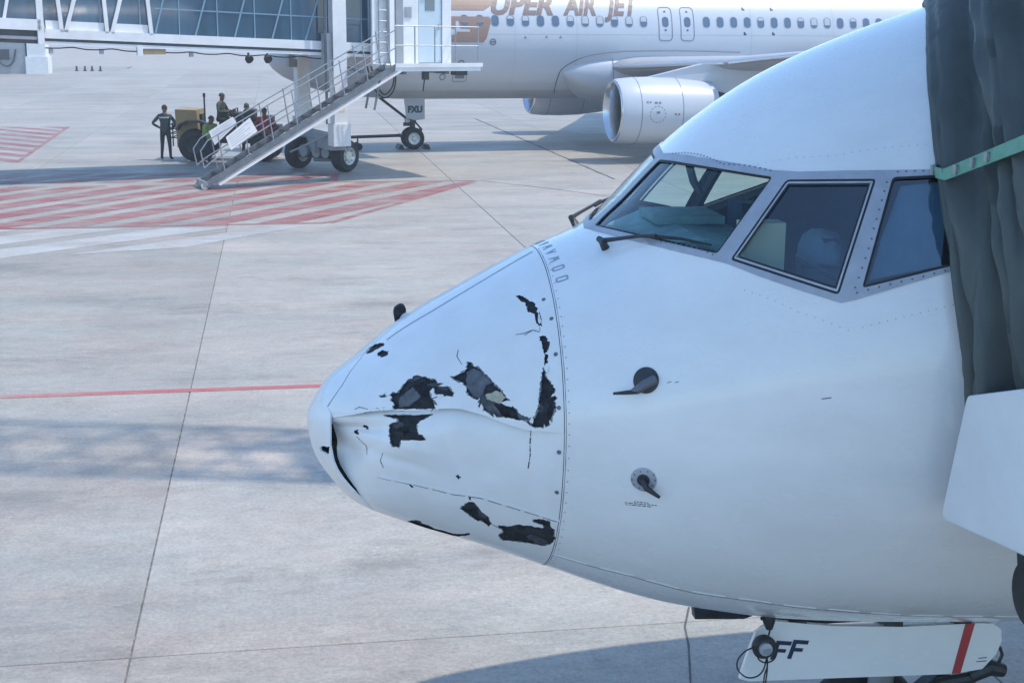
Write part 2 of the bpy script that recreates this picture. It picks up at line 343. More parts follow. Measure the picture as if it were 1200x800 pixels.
# outlines of the torn patches and fittings on the nose, as (metres aft of the tip, angle round the hull)
FEAT = {
'd_upper': [(0.3345,2.7061),(0.3653,2.7373),(0.4165,2.7579),(0.426,2.7237),(0.4178,2.6857),(0.4093,2.6642),(0.4187,2.6352),(0.4078,2.5995),(0.3853,2.6082),(0.3676,2.5946),(0.3561,2.5377),(0.3615,2.5384),(0.3725,2.5746),(0.3949,2.5718),(0.4174,2.5689),(0.4479,2.6002),(0.4687,2.5501),(0.4967,2.4989),(0.5223,2.4774),(0.5473,2.4758),(0.5703,2.5105),(0.5835,2.5132),(0.6087,2.5551),(0.638,2.5755),(0.6403,2.6126),(0.6638,2.6212),(0.685,2.6415),(0.7013,2.6798),(0.7137,2.731),(0.7113,2.7553),(0.6604,2.7336),(0.6251,2.7151),(0.621,2.6709),(0.6147,2.6459),(0.6035,2.669),(0.6073,2.7258),(0.6187,2.7604),(0.6322,2.8213),(0.6345,2.8402),(0.5492,2.8243),(0.418,2.7763),(0.3651,2.7542),(0.3387,2.7298)],
'd_lower': [(0.3537,2.8047),(0.3909,2.8177),(0.448,2.8404),(0.5134,2.8712),(0.5484,2.8717),(0.605,2.8798),(0.5917,2.8946),(0.5651,2.9221),(0.5386,2.9439),(0.5277,2.9767),(0.5307,3.0344),(0.5373,3.0828),(0.559,3.0955),(0.5702,3.1437),(0.5457,3.1516),(0.4932,3.1535),(0.4538,3.1546),(0.4473,3.2243),(0.4271,3.2144),(0.4095,3.221),(0.3965,3.1823),(0.3865,3.0785),(0.3821,2.9683),(0.4027,2.9369),(0.4248,2.9305),(0.4269,2.8981),(0.4034,2.8731),(0.3729,2.8381)],
'd_diag': [(0.6987,2.5797),(0.7322,2.5793),(0.7719,2.5569),(0.7824,2.5449),(0.7759,2.5291),(0.7862,2.4872),(0.8074,2.5094),(0.8194,2.5487),(0.8332,2.548),(0.8531,2.5952),(0.8882,2.6702),(0.9184,2.731),(0.9486,2.7972),(0.9789,2.8687),(1.0095,2.9378),(1.0358,2.9651),(1.0559,2.9755),(1.054,2.9955),(1.0088,2.9871),(0.9662,2.9682),(0.9234,2.9545),(0.9019,2.9517),(0.8805,2.9361),(0.8594,2.907),(0.8381,2.8861),(0.8198,2.8515),(0.8262,2.8124),(0.8022,2.7934),(0.7677,2.7521),(0.775,2.6929),(0.746,2.6542),(0.7196,2.6193)],
'd_tail': [(1.1313,2.6624),(1.1446,2.6625),(1.1393,2.7133),(1.1533,2.7537),(1.1774,2.8097),(1.1709,2.8445),(1.1859,2.8687),(1.1749,2.8884),(1.1819,2.9254),(1.1707,2.9601),(1.1599,2.9807),(1.1543,3.0243),(1.1384,3.0415),(1.1252,3.0479),(1.0934,3.0452),(1.068,3.0352),(1.0645,3.0076),(1.0674,2.9847),(1.0837,2.9599),(1.0952,2.9124),(1.1022,2.8461),(1.1098,2.7805),(1.1183,2.7077)],
'd_tail2': [(1.1393,2.4986),(1.1681,2.5097),(1.1627,2.5467),(1.1532,2.5666),(1.1422,2.5705),(1.1365,2.5372)],
'd_tail3': [(1.1441,2.5827),(1.1559,2.5905),(1.1509,2.6456),(1.1386,2.6457)],
'd_tail4': [(1.1218,2.4588),(1.1565,2.4681),(1.1665,2.5205),(1.1544,2.5753),(1.139,2.5785),(1.1351,2.5172)],
'd_flake': [(1.0507,2.0683),(1.0763,2.0984),(1.1018,2.1503),(1.122,2.1921),(1.135,2.2437),(1.1319,2.3132),(1.1391,2.3654),(1.1489,2.4165),(1.1328,2.3962),(1.117,2.3445),(1.1188,2.2858),(1.0911,2.2586),(1.0893,2.2142),(1.082,2.1636),(1.0556,2.1188)],
'd_chip1': [(0.3083,1.6326),(0.3336,1.59),(0.3661,1.6431),(0.4027,1.7735),(0.4047,1.8422),(0.3687,1.805),(0.3362,1.7739),(0.3148,1.7126)],
'd_chip2': [(0.3666,1.8884),(0.3924,1.9039),(0.4221,2.0034),(0.418,2.0521),(0.3887,2.0378),(0.3674,1.9566)],
'd_wedge': [(0.7443,3.7205),(0.7646,3.6737),(0.7827,3.6314),(0.802,3.6238),(0.831,3.6618),(0.8526,3.704),(0.886,3.7415),(0.9051,3.7981),(0.8969,3.8569),(0.8834,3.833),(0.85,3.8056),(0.8388,3.8192),(0.8053,3.787),(0.7758,3.7529)],
'd_big': [(0.9337,3.8106),(0.9755,3.7854),(0.9803,3.7978),(1.002,3.7705),(1.0351,3.7394),(1.0514,3.7483),(1.0888,3.7272),(1.1088,3.734),(1.1357,3.7297),(1.15,3.7158),(1.1407,3.6972),(1.0938,3.6908),(1.0924,3.672),(1.1219,3.6538),(1.1718,3.6529),(1.1781,3.6826),(1.188,3.7076),(1.2026,3.7164),(1.213,3.8064),(1.1962,3.871),(1.1613,3.9162),(1.1296,3.9181),(1.0675,3.9384),(1.014,3.9698),(0.9719,3.9993),(0.9468,3.9386),(0.9622,3.8767),(0.9595,3.8393),(0.9395,3.838)],
'd_under': [(0.5019,4.2443),(0.5381,4.0883),(0.5664,4.0721),(0.581,4.1299),(0.6143,4.1325),(0.6421,4.1927),(0.6912,4.1731),(0.7419,4.1815),(0.7788,4.1061),(0.8152,4.0321),(0.8176,4.0687),(0.777,4.2077),(0.7363,4.363),(0.6668,4.342),(0.6083,4.3646),(0.5542,4.2943)],
'd_dot1': [(0.7094,3.4372),(0.7261,3.415),(0.7381,3.436),(0.7231,3.4624)],
'd_dot2': [(0.4821,3.5643),(0.4979,3.5693),(0.5181,3.6016),(0.5063,3.6079)],
'd_dot3': [(0.7787,3.5842),(0.7988,3.5802),(0.7922,3.6145),(0.7842,3.6094)],
'd_dot4': [(0.23,2.96),(0.2427,2.93),(0.258,2.9489),(0.2636,3.038),(0.2542,3.051),(0.2452,3.006),(0.2329,3.0003)],
'd_dot5': [(0.1792,3.128),(0.1982,3.0786),(0.2042,3.1294),(0.2165,3.1538),(0.2007,3.1738),(0.1821,3.157)],
'd_liphole': [(0.0593,3.63),(0.0759,3.4897),(0.1113,3.4006),(0.1094,3.5179),(0.1053,3.5928),(0.088,3.6178),(0.0654,3.6801)],
'cream': [(0.857,2.7838),(0.8655,2.7728),(0.8845,2.7731),(0.9067,2.7575),(0.9331,2.7769),(0.9532,2.8229),(0.9367,2.8358),(0.92,2.8574),(0.8989,2.8363),(0.8616,2.8112)],
'grey1': [(0.7799,2.5653),(0.8162,2.5568),(0.8373,2.5797),(0.8927,2.6934),(0.8592,2.714),(0.8467,2.7637),(0.8267,2.7945),(0.8053,2.7804),(0.7776,2.6985),(0.7714,2.6393)],
'crease': [(0.1192,2.7388),(0.1743,2.7359),(0.258,2.7244),(0.3342,2.7294),(0.4485,2.8029),(0.5403,2.8329),(0.6318,2.843),(0.6968,2.8518),(0.7485,2.8677),(0.791,2.8956),(0.8588,2.9361),(0.9177,2.9839),(0.9766,3.0214),(1.0395,3.0574),(1.1314,3.0741),(1.2059,3.0897)],
'strip_low': [(0.3358,3.5742),(0.4229,3.561),(0.5333,3.5615),(0.7145,3.5831),(0.8387,3.5636),(0.9636,3.588),(1.2164,3.6381)],
'crack': [(1.0563,3.0649),(1.0541,3.1573),(1.0576,3.2243),(1.0511,3.306)],
'seam': [(1.355,3.9865),(1.6203,3.9705),(1.8936,3.9991),(2.1819,4.0017),(2.6092,4.0291),(2.9761,4.0765),(3.6287,4.1295)],
'canopy': [(3.2115,1.724),(3.0562,1.9722),(2.9564,2.1721),(2.9034,2.3348),(2.8729,2.449),(2.8534,2.6078),(2.8546,2.7084),(2.8602,2.8295),(2.8755,2.949),(2.8885,3.0447),(2.898,3.1173),(2.9391,3.2468),(3.0025,3.4778)],
'd_join': [(1.0358,2.9651),(1.0649,2.9751),(1.0888,2.9758),(1.0934,3.0452),(1.068,3.0352),(1.0406,3.005)],
'd_link': [(1.1387,2.5599),(1.1429,2.5614),(1.1453,2.5885),(1.142,2.643),(1.1435,2.6734),(1.1372,2.6717),(1.1367,2.6414),(1.1402,2.5852)],
'w1': [(1.8572,1.605),(1.884,1.7403),(1.9267,1.8727),(1.9757,1.9752),(2.0285,2.059),(2.0839,2.1293),(2.1414,2.1891),(2.2004,2.2409),(2.1579,2.2689),(2.1162,2.2963),(2.0753,2.323),(2.0352,2.3492),(1.9956,2.3753),(1.9565,2.4014),(1.9177,2.4278),(1.8539,2.3653),(1.7915,2.2917),(1.7308,2.2044),(1.6723,2.1),(1.6143,1.9835),(1.5602,1.8364),(1.5113,1.6454),(1.5656,1.6054),(1.6164,1.605),(1.668,1.605),(1.7145,1.605),(1.7611,1.605),(1.8084,1.605)],
'w2': [(2.2488,2.2805),(2.3057,2.3085),(2.363,2.3338),(2.4207,2.3565),(2.4791,2.377),(2.538,2.3954),(2.5974,2.4122),(2.5541,2.4697),(2.5135,2.5259),(2.475,2.5812),(2.4387,2.6359),(2.4044,2.6905),(2.3717,2.7452),(2.3019,2.7108),(2.2327,2.6735),(2.164,2.6329),(2.096,2.5879),(2.0289,2.5373),(1.9627,2.4803),(2.0083,2.4474),(2.0545,2.4148),(2.1015,2.382),(2.1496,2.3486),(2.1987,2.3147)],
'w3': [(2.6637,2.4238),(2.7356,2.4385),(2.8078,2.4521),(2.8802,2.4649),(2.9526,2.477),(3.0251,2.4887),(3.0152,2.5387),(3.0073,2.5874),(3.0012,2.6352),(2.9968,2.682),(2.9941,2.7283),(2.9632,2.7297),(2.9323,2.7311),(2.9013,2.7325),(2.8704,2.734),(2.8396,2.7355),(2.7645,2.7376),(2.6896,2.7395),(2.6149,2.7411),(2.5405,2.7422),(2.4665,2.7425),(2.5006,2.6801),(2.5371,2.6175),(2.5762,2.5542),(2.6183,2.4898)],
'fr_top': [(1.9251,1.571),(1.8912,1.571),(1.9044,1.6692),(1.9258,1.7627),(1.9672,1.8813),(2.0141,1.9752),(2.0645,2.0527),(2.1101,2.1121),(2.1573,2.1639),(2.2056,2.21),(2.2389,2.2331),(2.2724,2.2548),(2.3061,2.2751),(2.3749,2.3058),(2.4445,2.3327),(2.5149,2.3562),(2.5655,2.372),(2.6164,2.3865),(2.6675,2.4001),(2.7383,2.4172),(2.8094,2.433),(2.8806,2.4478),(2.913,2.4538),(2.9454,2.4596),(2.9778,2.4654),(3.0162,2.4713),(3.0547,2.4772),(3.0931,2.4828)],
'fr_bot': [(3.0515,2.7482),(3.022,2.7472),(2.9924,2.7463),(2.9628,2.7454),(2.921,2.7468),(2.8792,2.7483),(2.8375,2.7498),(2.7717,2.7537),(2.7061,2.7576),(2.6407,2.7613),(2.5695,2.7655),(2.4986,2.7692),(2.4281,2.7724),(2.4107,2.7717),(2.3933,2.7711),(2.376,2.7704),(2.3261,2.7474),(2.2766,2.723),(2.2273,2.6973),(2.173,2.6654),(2.119,2.6311),(2.0656,2.5935),(2.0258,2.5604),(1.9863,2.5248),(1.9472,2.4867),(1.8926,2.4392),(1.8388,2.3856),(1.7859,2.3242),(1.7361,2.2564),(1.6875,2.1785),(1.6393,2.0933),(1.5925,1.9949),(1.5478,1.8775),(1.5047,1.7413),(1.4919,1.6895),(1.4802,1.6304),(1.4706,1.571)],
}
# ------------------------------------------------------------------ the apron: slabs with recessed joints
A0 = R(9.6)
def uv(u, v):
    c, s = math.cos(A0), math.sin(A0)
    return (u*c - v*s, u*s + v*c)
def to_uv(x, y):
    c, s = math.cos(A0), math.sin(A0)
    return (x*c + y*s, -x*s + y*c)

g = MB().add([(-3000,-300,-.06),(3000,-300,-.06),(3000,5000,-.06),(-3000,5000,-.06)], [(0,1,2,3)]).build('ground', M['far_ground'])
tag(g, 'pale concrete airfield reaching away beyond the parked aircraft', 'ground', kind='structure')
apron = bpy.data.objects.new('apron', None); COL.objects.link(apron)
tag(apron, 'jointed concrete apron slabs under the two parked airliners', 'apron', kind='structure')
apron.rotation_euler = (0, 0, A0)
P6 = 6.0
U0, V0 = -1.15, 9.45
cells = []
for i in range(-16, 14):
    for j in range(-3, 24):
        uc, vc = U0 + (i+.5)*P6, V0 + (j+.5)*P6
        x, y = uv(uc, vc)
        if y < -8 or y > 128: continue
        if abs(x) > .40*max(y, 0) + 7.5: continue
        cells.append((uc, vc))
cells.sort(key=lambda p: to_uv(0,0)[0] + math.hypot(*uv(*p)))
cells = cells[:292]
us = [c[0] for c in cells]; vs_ = [c[1] for c in cells]
seal = MB()
for (u, v) in cells:
    seal.add([(u-P6/2,v-P6/2,-.012),(u+P6/2,v-P6/2,-.012),(u+P6/2,v+P6/2,-.012),(u-P6/2,v+P6/2,-.012)], [(0,1,2,3)])
seal.build('joint_sealant', M['dark_sealant'], apron)
gap = .0065
h = P6/2 - gap
slab_me = None
for k, (u, v) in enumerate(cells):
    if slab_me is None:
        b_ = .006
        mb = MB()
        mb.add([(-h+b_,-h+b_,0),(h-b_,-h+b_,0),(h-b_,h-b_,0),(-h+b_,h-b_,0),(-h,-h,-b_),(h,-h,-b_),(h,h,-b_),(-h,h,-b_),(-h,-h,-.02),(h,-h,-.02),(h,h,-.02),(-h,h,-.02)],
               [(0,1,2,3)] + [(i, (i+1)%4, 4+(i+1)%4, 4+i)[::-1] for i in range(4)] + [(4+i, 4+(i+1)%4, 8+(i+1)%4, 8+i)[::-1] for i in range(4)])
        o = mb.build('slab', M['concrete'], apron); slab_me = o.data
    else:
        o = link('slab', slab_me, apron)
    o.location = (u, v, 0)

# painted markings: thin sheets above the slabs
def clip(poly, a, b, c):
    """keep the part of poly where a*x+b*y<=c"""
    out = []
    for i in range(len(poly)):
        p, q = poly[i], poly[(i+1) % len(poly)]
        dp, dq = a*p[0]+b*p[1]-c, a*q[0]+b*q[1]-c
        if dp <= 0: out.append(p)
        if dp*dq < 0:
            t = dp/(dp-dq); out.append((p[0]+(q[0]-p[0])*t, p[1]+(q[1]-p[1])*t))
    return out
def clip_to(poly, region):
    for i in range(len(region)):
        p, q = region[i], region[(i+1) % len(region)]
        a, b = q[1]-p[1], -(q[0]-p[0])
        poly = clip(poly, a, b, a*p[0]+b*p[1])
        if len(poly) < 3: return []
    return poly
def hatch(root, region, ang, pitch, width, z, m, phase=0., nmax=60):
    d = (math.cos(ang), math.sin(ang)); nrm = (-d[1], d[0])
    offs = [p[0]*nrm[0] + p[1]*nrm[1] for p in region]
    k = math.floor(min(offs)/pitch)
    while k*pitch + phase < max(offs) + pitch:
        o0 = k*pitch + phase; o1 = o0 + width; k += 1
        quad = [(d[0]*t + nrm[0]*o, d[1]*t + nrm[1]*o) for t, o in ((-200,o0),(200,o0),(200,o1),(-200,o1))]
        c = clip_to(quad, region)
        if len(c) >= 3:
            MB().sheet(c, z).build('stripe', m, root, recalc=True)

red = thing('red_hatching', 'worn red diagonal hatching painted on the concrete under the far boarding bridge', 'road marking')
red['kind'] = 'structure'
# region right of the bridge wheels, and its strip continuing to the left (counter-clockwise)
reg1 = [uv(*to_uv(-24.0, 26.6)), (-4.19, 31.0), (-1.13, 39.39), (-5.0, 38.72), (-5.35, 40.6), (-26, 37.1)]
reg1 = [(-24.0, 27.35), (-11.04, 29.58), (-4.19, 30.85), (-1.13, 39.30), (-5.0, 38.60), (-5.30, 40.9), (-25.5, 37.4)]
hullreg = [(-24.0, 27.0), (-4.19, 30.9), (-1.13, 39.30), (-5.05, 40.7), (-26, 37.2)]
hatch(red, [(-24.0, 27.2), (-4.19, 30.9), (-1.13, 39.30), (-25.2, 35.0)], R(63.0), 1.22, .72, .004, M['red_paint'])
hatch(red, [(-24.9, 36.0), (-5.02, 39.16), (-5.30, 41.2), (-26, 39.2)], R(63.0), 1.22, .72, .004, M['red_paint'])
MB().sheet([(-24.0,27.05),(-4.15,30.73),(-4.19,30.9),(-24.0,27.2)][::1], .0045).build('border_line', M['red_paint'], red)
MB().sheet([(-4.02,30.75),(-.95,39.35),(-1.13,39.30),(-4.19,30.9)], .0045).build('border_line', M['red_paint'], red)
MB().sheet([(-5.02,38.75),(-.95,39.35),(-1.13,39.48),(-5.02,38.9)], .0045).build('border_line', M['red_paint'], red)
MB().sheet([(-5.14,38.72),(-4.92,38.76),(-5.15,41.1),(-5.38,41.1)], .0075).build('border_line', M['red_line'], red)
red2 = thing('faded_hatching', 'faded red hatching on the apron at the far left beyond the standing man', 'road marking')
red2['kind'] = 'structure'
hatch(red2, [(-15.6,43.4),(-18.6,58.2),(-40,54),(-38,40)], R(-37), 1.15, .55, .004, M['red_paint'])
MB().sheet([(-15.6,43.4),(-15.45,43.4),(-18.45,58.2),(-18.6,58.2)], .0045).build('border_line', M['red_paint'], red2)
pale = thing('pale_hatching', 'faint worn white hatching on the concrete just below the red hatching', 'road marking')
pale['kind'] = 'structure'
hatch(pale, [(-22,22.5),(-9.6,25.7),(-6.5,27.3),(-4.6,30.3),(-11.04,29.35),(-22,27.2)], R(50), 1.5, .95, .004, M['pale_paint'])
line = MB()
p0, p1 = uv(-25, 16.85), uv(22, 16.85)
nn = (-math.sin(A0)*.075, math.cos(A0)*.075)
line.sheet([(p0[0]-nn[0],p0[1]-nn[1]),(p1[0]-nn[0],p1[1]-nn[1]),(p1[0]+nn[0],p1[1]+nn[1]),(p0[0]+nn[0],p0[1]+nn[1])], .004)
tag(line.build('red_line', M['red_line']), 'long thin red line painted across the apron towards the damaged nose', 'road marking', kind='structure')
# cracks and drain lines seen as thin dark lines between slabs of the next lane
crk = MB()
def crack(pts, w, seed):
    rnd = random.Random(seed)
    q = []
    for (a, b) in zip(pts[:-1], pts[1:]):
        n = max(2, int(math.dist(a, b)/.5))
        for i in range(n):
            t = i/n; q.append((lerp(a[0],b[0],t)+rnd.uniform(-.02,.02), lerp(a[1],b[1],t)+rnd.uniform(-.02,.02)))
    q.append(pts[-1])
    for a, b in zip(q[:-1], q[1:]):
        d = Vector((b[0]-a[0], b[1]-a[1])).normalized(); n_ = Vector((-d.y, d.x))*w*rnd.uniform(.6,1.2)
        crk.sheet([(a[0]-n_.x,a[1]-n_.y),(b[0]-n_.x,b[1]-n_.y),(b[0]+n_.x,b[1]+n_.y),(a[0]+n_.x,a[1]+n_.y)], .003)
crack([(-.9,39.4),(1.1,37.6),(2.73,35.75)], .03, 1)
crack([(1.38,10.06),(1.30,9.4),(1.2,8.3)], .008, 2)
crack([(-1.8,64.9),(2.92,40.1)], .05, 3)
tag(crk.build('crack', M['tar']), 'thin dark cracks wandering over the concrete slabs', 'crack', kind='structure')
# small pale patches laid over the red hatching
rnd = random.Random(5)
def blob(cx, cy, rx, ry, rot, n=60, j=.75):
    ph = [rnd.uniform(0, 6.28) for _ in range(4)]
    out = []
    for i in range(n):
        a = 2*PI*i/n
        r = max(.15, .8 + j*(math.sin(2*a+ph[0])*.3 + math.sin(3*a+ph[1])*.35 + math.sin(5*a+ph[2])*.3 + math.sin(9*a+ph[3])*.2 + math.sin(14*a+ph[1])*.12))
        x, y = rx*r*math.cos(a), ry*r*math.sin(a)
        out.append((cx + x*math.cos(rot) - y*math.sin(rot), cy + x*math.sin(rot) + y*math.cos(rot)))
    return out
PATCHES = [(-13.2,41.4,1.6,.35,.16,'long pale patch on the red paint left of the bridge stairs'),(-12.0,39.4,.9,.16,.15,'thin pale patch on the hatching below the long patch'),
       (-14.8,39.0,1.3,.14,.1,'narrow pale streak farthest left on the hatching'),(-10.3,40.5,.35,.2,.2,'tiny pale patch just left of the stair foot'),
       (-13.9,40.3,.5,.10,.12,'short pale streak between the two long patches')]
for cx, cy, rx, ry, ro, lb in PATCHES:
    tag(MB().sheet(blob(cx, cy, rx*.9, ry*.8, ro), .007).build('pale_patch', M['white_patch']), lb, 'road marking', 'pale patches on the red hatching', kind='structure')


# ------------------------------------------------------------------ the damaged airliner in front
S_K = np.array([0,.03,.1,.25,.5,.85,1.22,1.5,1.66,1.9,2.15,2.5,3.0,3.6,4.4,6.0,16.0])
KT = 8
CEN = np.array([0,0,0.,.02,.04,.06,.1,.15,.18,.22,.27,.33,.4,.5,.55,.6,.6])
TOP = np.array([0.0,0.075,0.180,0.297,0.4913,0.6905,0.8785,0.997,1.1311,1.3801,1.5905,1.811,2.024,2.2199,2.4951,2.799,2.8505])
BOT = np.array([0.0,-0.1875,-0.3069,-0.4656,-0.5709,-0.6873,-0.8256,-0.9317,-0.9872,-1.0536,-1.1003,-1.1513,-1.1824,-1.2045,-1.2263,-1.2026,-1.1999])
WID = np.array([0.0,0.1497,0.2904,0.4652,0.6257,0.7737,0.9293,1.0657,1.1453,1.2562,1.3603,1.4792,1.597,1.7025,1.799,1.8792,1.8804])
U_K = np.sqrt(S_K)
NX, NY, NZ, NTH = -1.0802, 7.0477, 2.4064, 0.1418
def pchip(x, y, q):
    hh = np.diff(x); d = np.diff(y)/hh
    m = np.zeros_like(y)
    m[1:-1] = np.where(d[:-1]*d[1:] > 0, 2*d[:-1]*d[1:]/(d[:-1]+d[1:]+1e-12), 0)
    m[0] = d[0]; m[-1] = d[-1]
    i = np.clip(np.searchsorted(x, q)-1, 0, len(x)-2)
    t = np.clip((q-x[i])/hh[i], 0, 1)
    return (1+2*t)*(1-t)**2*y[i] + t*(1-t)**2*hh[i]*m[i] + t*t*(3-2*t)*y[i+1] + t*t*(t-1)*hh[i]*m[i+1]
def surf(s, p):
    """point of the hull in the aircraft's own frame: x aft of the nose tip, y to starboard, z above ground"""
    s = np.asarray(s, float); p = np.asarray(p, float)
    u = np.sqrt(np.maximum(s, 0))
    t = np.where(s <= S_K[KT], pchip(U_K[:KT+1], TOP[:KT+1], u), pchip(U_K[KT:], TOP[KT:], u))
    b = pchip(U_K, BOT, u); w = pchip(U_K, WID, u); c = pchip(U_K, CEN, u)
    c = np.clip(c, b*.5, t*.6)
    cs, sn = np.cos(p), np.sin(p)
    z = np.where(sn > 0, c + (t-c)*sn, c + (c-b)*sn)
    return np.stack([s, w*cs, NZ + z], -1)
def surf_n(s, p):
    s = np.asarray(s, float); p = np.asarray(p, float)
    e = 1e-4 + .004*np.minimum(s, 1)
    ds = surf(s+e, p) - surf(np.maximum(s-e, 0), p); dp = surf(s, p+2e-3) - surf(s, p-2e-3)
    n = np.cross(dp, ds); n /= np.linalg.norm(n, axis=-1, keepdims=True) + 1e-12
    out = surf(s, p).copy(); out[..., 2] -= NZ; out[..., 0] = 0
    sg = np.sign((n*out).sum(-1, keepdims=True)); sg[sg == 0] = 1
    return n*sg

def in_poly(pts, poly):
    x, y = pts[:, 0], pts[:, 1]; r = np.zeros(len(pts), bool)
    px = np.array(poly); n = len(px)
    for i in range(n):
        x0, y0 = px[i]; x1, y1 = px[(i+1) % n]
        if y0 == y1: continue
        c = (y0 > y) != (y1 > y)
        r ^= c & (x < (x1-x0)*(y-y0)/(y1-y0) + x0)
    return r
def edge_dist(pts, poly):
    P = np.array(poly); d = np.full(len(pts), 1e9)
    for i in range(len(P)):
        a, b = P[i], P[(i+1) % len(P)]
        ab = b-a; t = np.clip(((pts-a)@ab)/(ab@ab+1e-12), 0, 1)
        d = np.minimum(d, np.linalg.norm(pts-(a+t[:, None]*ab), axis=1))
    return d
def refine(poly, step, jag=0, rnd=None):
    out = []
    n = len(poly)
    for i in range(n):
        a, b = poly[i], poly[(i+1) % n]
        k = max(1, int(math.dist(a, b)/step))
        for j in range(k):
            t = j/k; f = 1 if j else .4
            out.append((lerp(a[0],b[0],t) + (rnd.uniform(-jag,jag)*f if jag else 0), lerp(a[1],b[1],t) + (rnd.uniform(-jag,jag)*f if jag else 0)))
    return out
KM = 1.25     # metres per radian used to measure distances in the unrolled skin
def patch(name, outer, holes, step, m, parent, off=0., disp=None, rim=0., sub=True, dom='s', rim_mat=None, smooth=True):
    """skin panel: outer / holes are (s, angle) polygons; unrolled, triangulated and wrapped on the hull"""
    fw = (lambda s: s) if dom == 's' else (lambda s: math.sqrt(max(s, 1e-6))*1.1)
    bw = (lambda q: q) if dom == 's' else (lambda q: (q/1.1)**2)
    km = KM if dom == 's' else .8
    W = lambda poly: [(fw(s), p*km) for s, p in poly]
    O = refine(W(outer), step) if sub else W(outer)
    Hs = [W(hh) for hh in holes]
    pts = list(O); edges = [(i, (i+1) % len(O)) for i in range(len(O))]
    for hh in Hs:
        b0 = len(pts); pts += hh; edges += [(b0+i, b0+(i+1) % len(hh)) for i in range(len(hh))]
    oa = np.array(O); lo, hi = oa.min(0), oa.max(0)
    gx = np.arange(lo[0]+step*.5, hi[0], step); gy = np.arange(lo[1]+step*.5, hi[1], step)
    G = np.array([(x + (step*.5 if j % 2 else 0), y) for j, y in enumerate(gy) for x in gx]) if len(gx) and len(gy) else np.zeros((0, 2))
    if len(G):
        k = in_poly(G, O) & (edge_dist(G, O) > step*.4)
        for hh in Hs:
            k &= ~in_poly(G, hh); G2 = edge_dist(G, hh) > step*.35; k &= G2
        pts += [tuple(q) for q in G[k]]
    r = delaunay_2d_cdt([Vector(p) for p in pts], edges, [], 0, 1e-7)
    V = np.array([(v.x, v.y) for v in r[0]]); T = np.array([t for t in r[2] if len(t) == 3])
    cen = V[T].mean(1)
    keep = in_poly(cen, O)
    for hh in Hs: keep &= ~in_poly(cen, hh)
    T = T[keep]
    s = np.array([bw(q) for q in V[:, 0]]); p = V[:, 1]/km
    Nn = surf_n(s, p)
    o_ = off - (disp(s, p) if disp else 0.)
    X = surf(s, p) + Nn*(np.asarray(o_)[..., None] if np.ndim(o_) else o_)
    vs = [tuple(q) for q in X]; fs = [tuple(int(i) for i in t) for t in T]
    # orient outward
    fix = []
    for f in fs:
        a, b, c = X[f[0]], X[f[1]], X[f[2]]
        fix.append(f if np.cross(b-a, c-a) @ Nn[f[0]] > 0 else f[::-1])
    fs = fix; nmain = len(fs)
    if rim:
        cnt = {}
        for f in fs:
            for a, b in ((f[0],f[1]),(f[1],f[2]),(f[2],f[0])): cnt[(a, b)] = 1
        for (a, b) in list(cnt):
            if (b, a) not in cnt:
                o = len(vs)
                vs += [tuple(X[a]), tuple(X[b]), tuple(X[b]-Nn[b]*rim), tuple(X[a]-Nn[a]*rim)]
                fs.append((o+1, o, o+3, o+2))
    me = bpy.data.meshes.new(name); me.from_pydata(vs, [], fs)
    me.materials.append(m)
    if rim_mat: me.materials.append(rim_mat)
    sm = [smooth]*nmain + [False]*(len(fs)-nmain)
    me.polygons.foreach_set('use_smooth', sm)
    if rim_mat: me.polygons.foreach_set('material_index', [0]*nmain + [1]*(len(fs)-nmain))
    me.update()
    return link(name, me, parent)
def ribbon(name, path, width, m, parent, off=.003, thick=0., n=60, dash=None, disp=None, wob=0):
    """thin raised strip along a path of (s, angle) on the hull"""
    P = np.array(path); L_ = np.concatenate([[0], np.cumsum(np.hypot(np.diff(P[:,0]), np.diff(P[:,1])*KM))])
    t = np.linspace(0, L_[-1], n)
    s = np.interp(t, L_, P[:,0]); p = np.interp(t, L_, P[:,1])
    Nn = surf_n(s, p); X = surf(s, p) + Nn*(off - (disp(s, p)[:, None] if disp else 0))
    T = np.gradient(X, axis=0); T /= np.linalg.norm(T, axis=1, keepdims=True)+1e-9
    B = np.cross(Nn, T); w = np.full(n, width/2.)
    if wob:
        rr = random.Random(n); w = np.array([width/2.*rr.uniform(1-wob, 1) for _ in range(n)])
    a, b = X-B*w[:,None], X+B*w[:,None]
    d = Nn*(abs(off)+.003)
    mb = MB()
    for i in range(n-1):
        if dash and (i % (dash[0]+dash[1])) >= dash[0]: continue
        mb.add([a[i],b[i],b[i+1],a[i+1],a[i]-d[i],b[i]-d[i],b[i+1]-d[i+1],a[i+1]-d[i+1]], [(0,1,2,3),(0,4,5,1),(1,5,6,2),(2,6,7,3),(3,7,4,0)])
    return mb.build(name, m, parent)
def mirror(poly):
    return [(s, PI-p) for s, p in poly][::-1]
def inset(poly, d):
    P = [Vector((s, p*KM)) for s, p in poly]; n = len(P)
    area = sum(P[i].x*P[(i+1)%n].y - P[(i+1)%n].x*P[i].y for i in range(n))
    sg = 1 if area > 0 else -1
    out = []
    for i in range(n):
        e0 = (P[i]-P[i-1]).normalized(); e1 = (P[(i+1)%n]-P[i]).normalized()
        n0 = Vector((-e0.y, e0.x))*sg; n1 = Vector((-e1.y, e1.x))*sg
        b = n0+n1
        b = b/max(.35, b.dot(n0)) if b.length > 1e-6 else n0
        q = P[i]+b*d; out.append((q.x, q.y/KM))
    return out
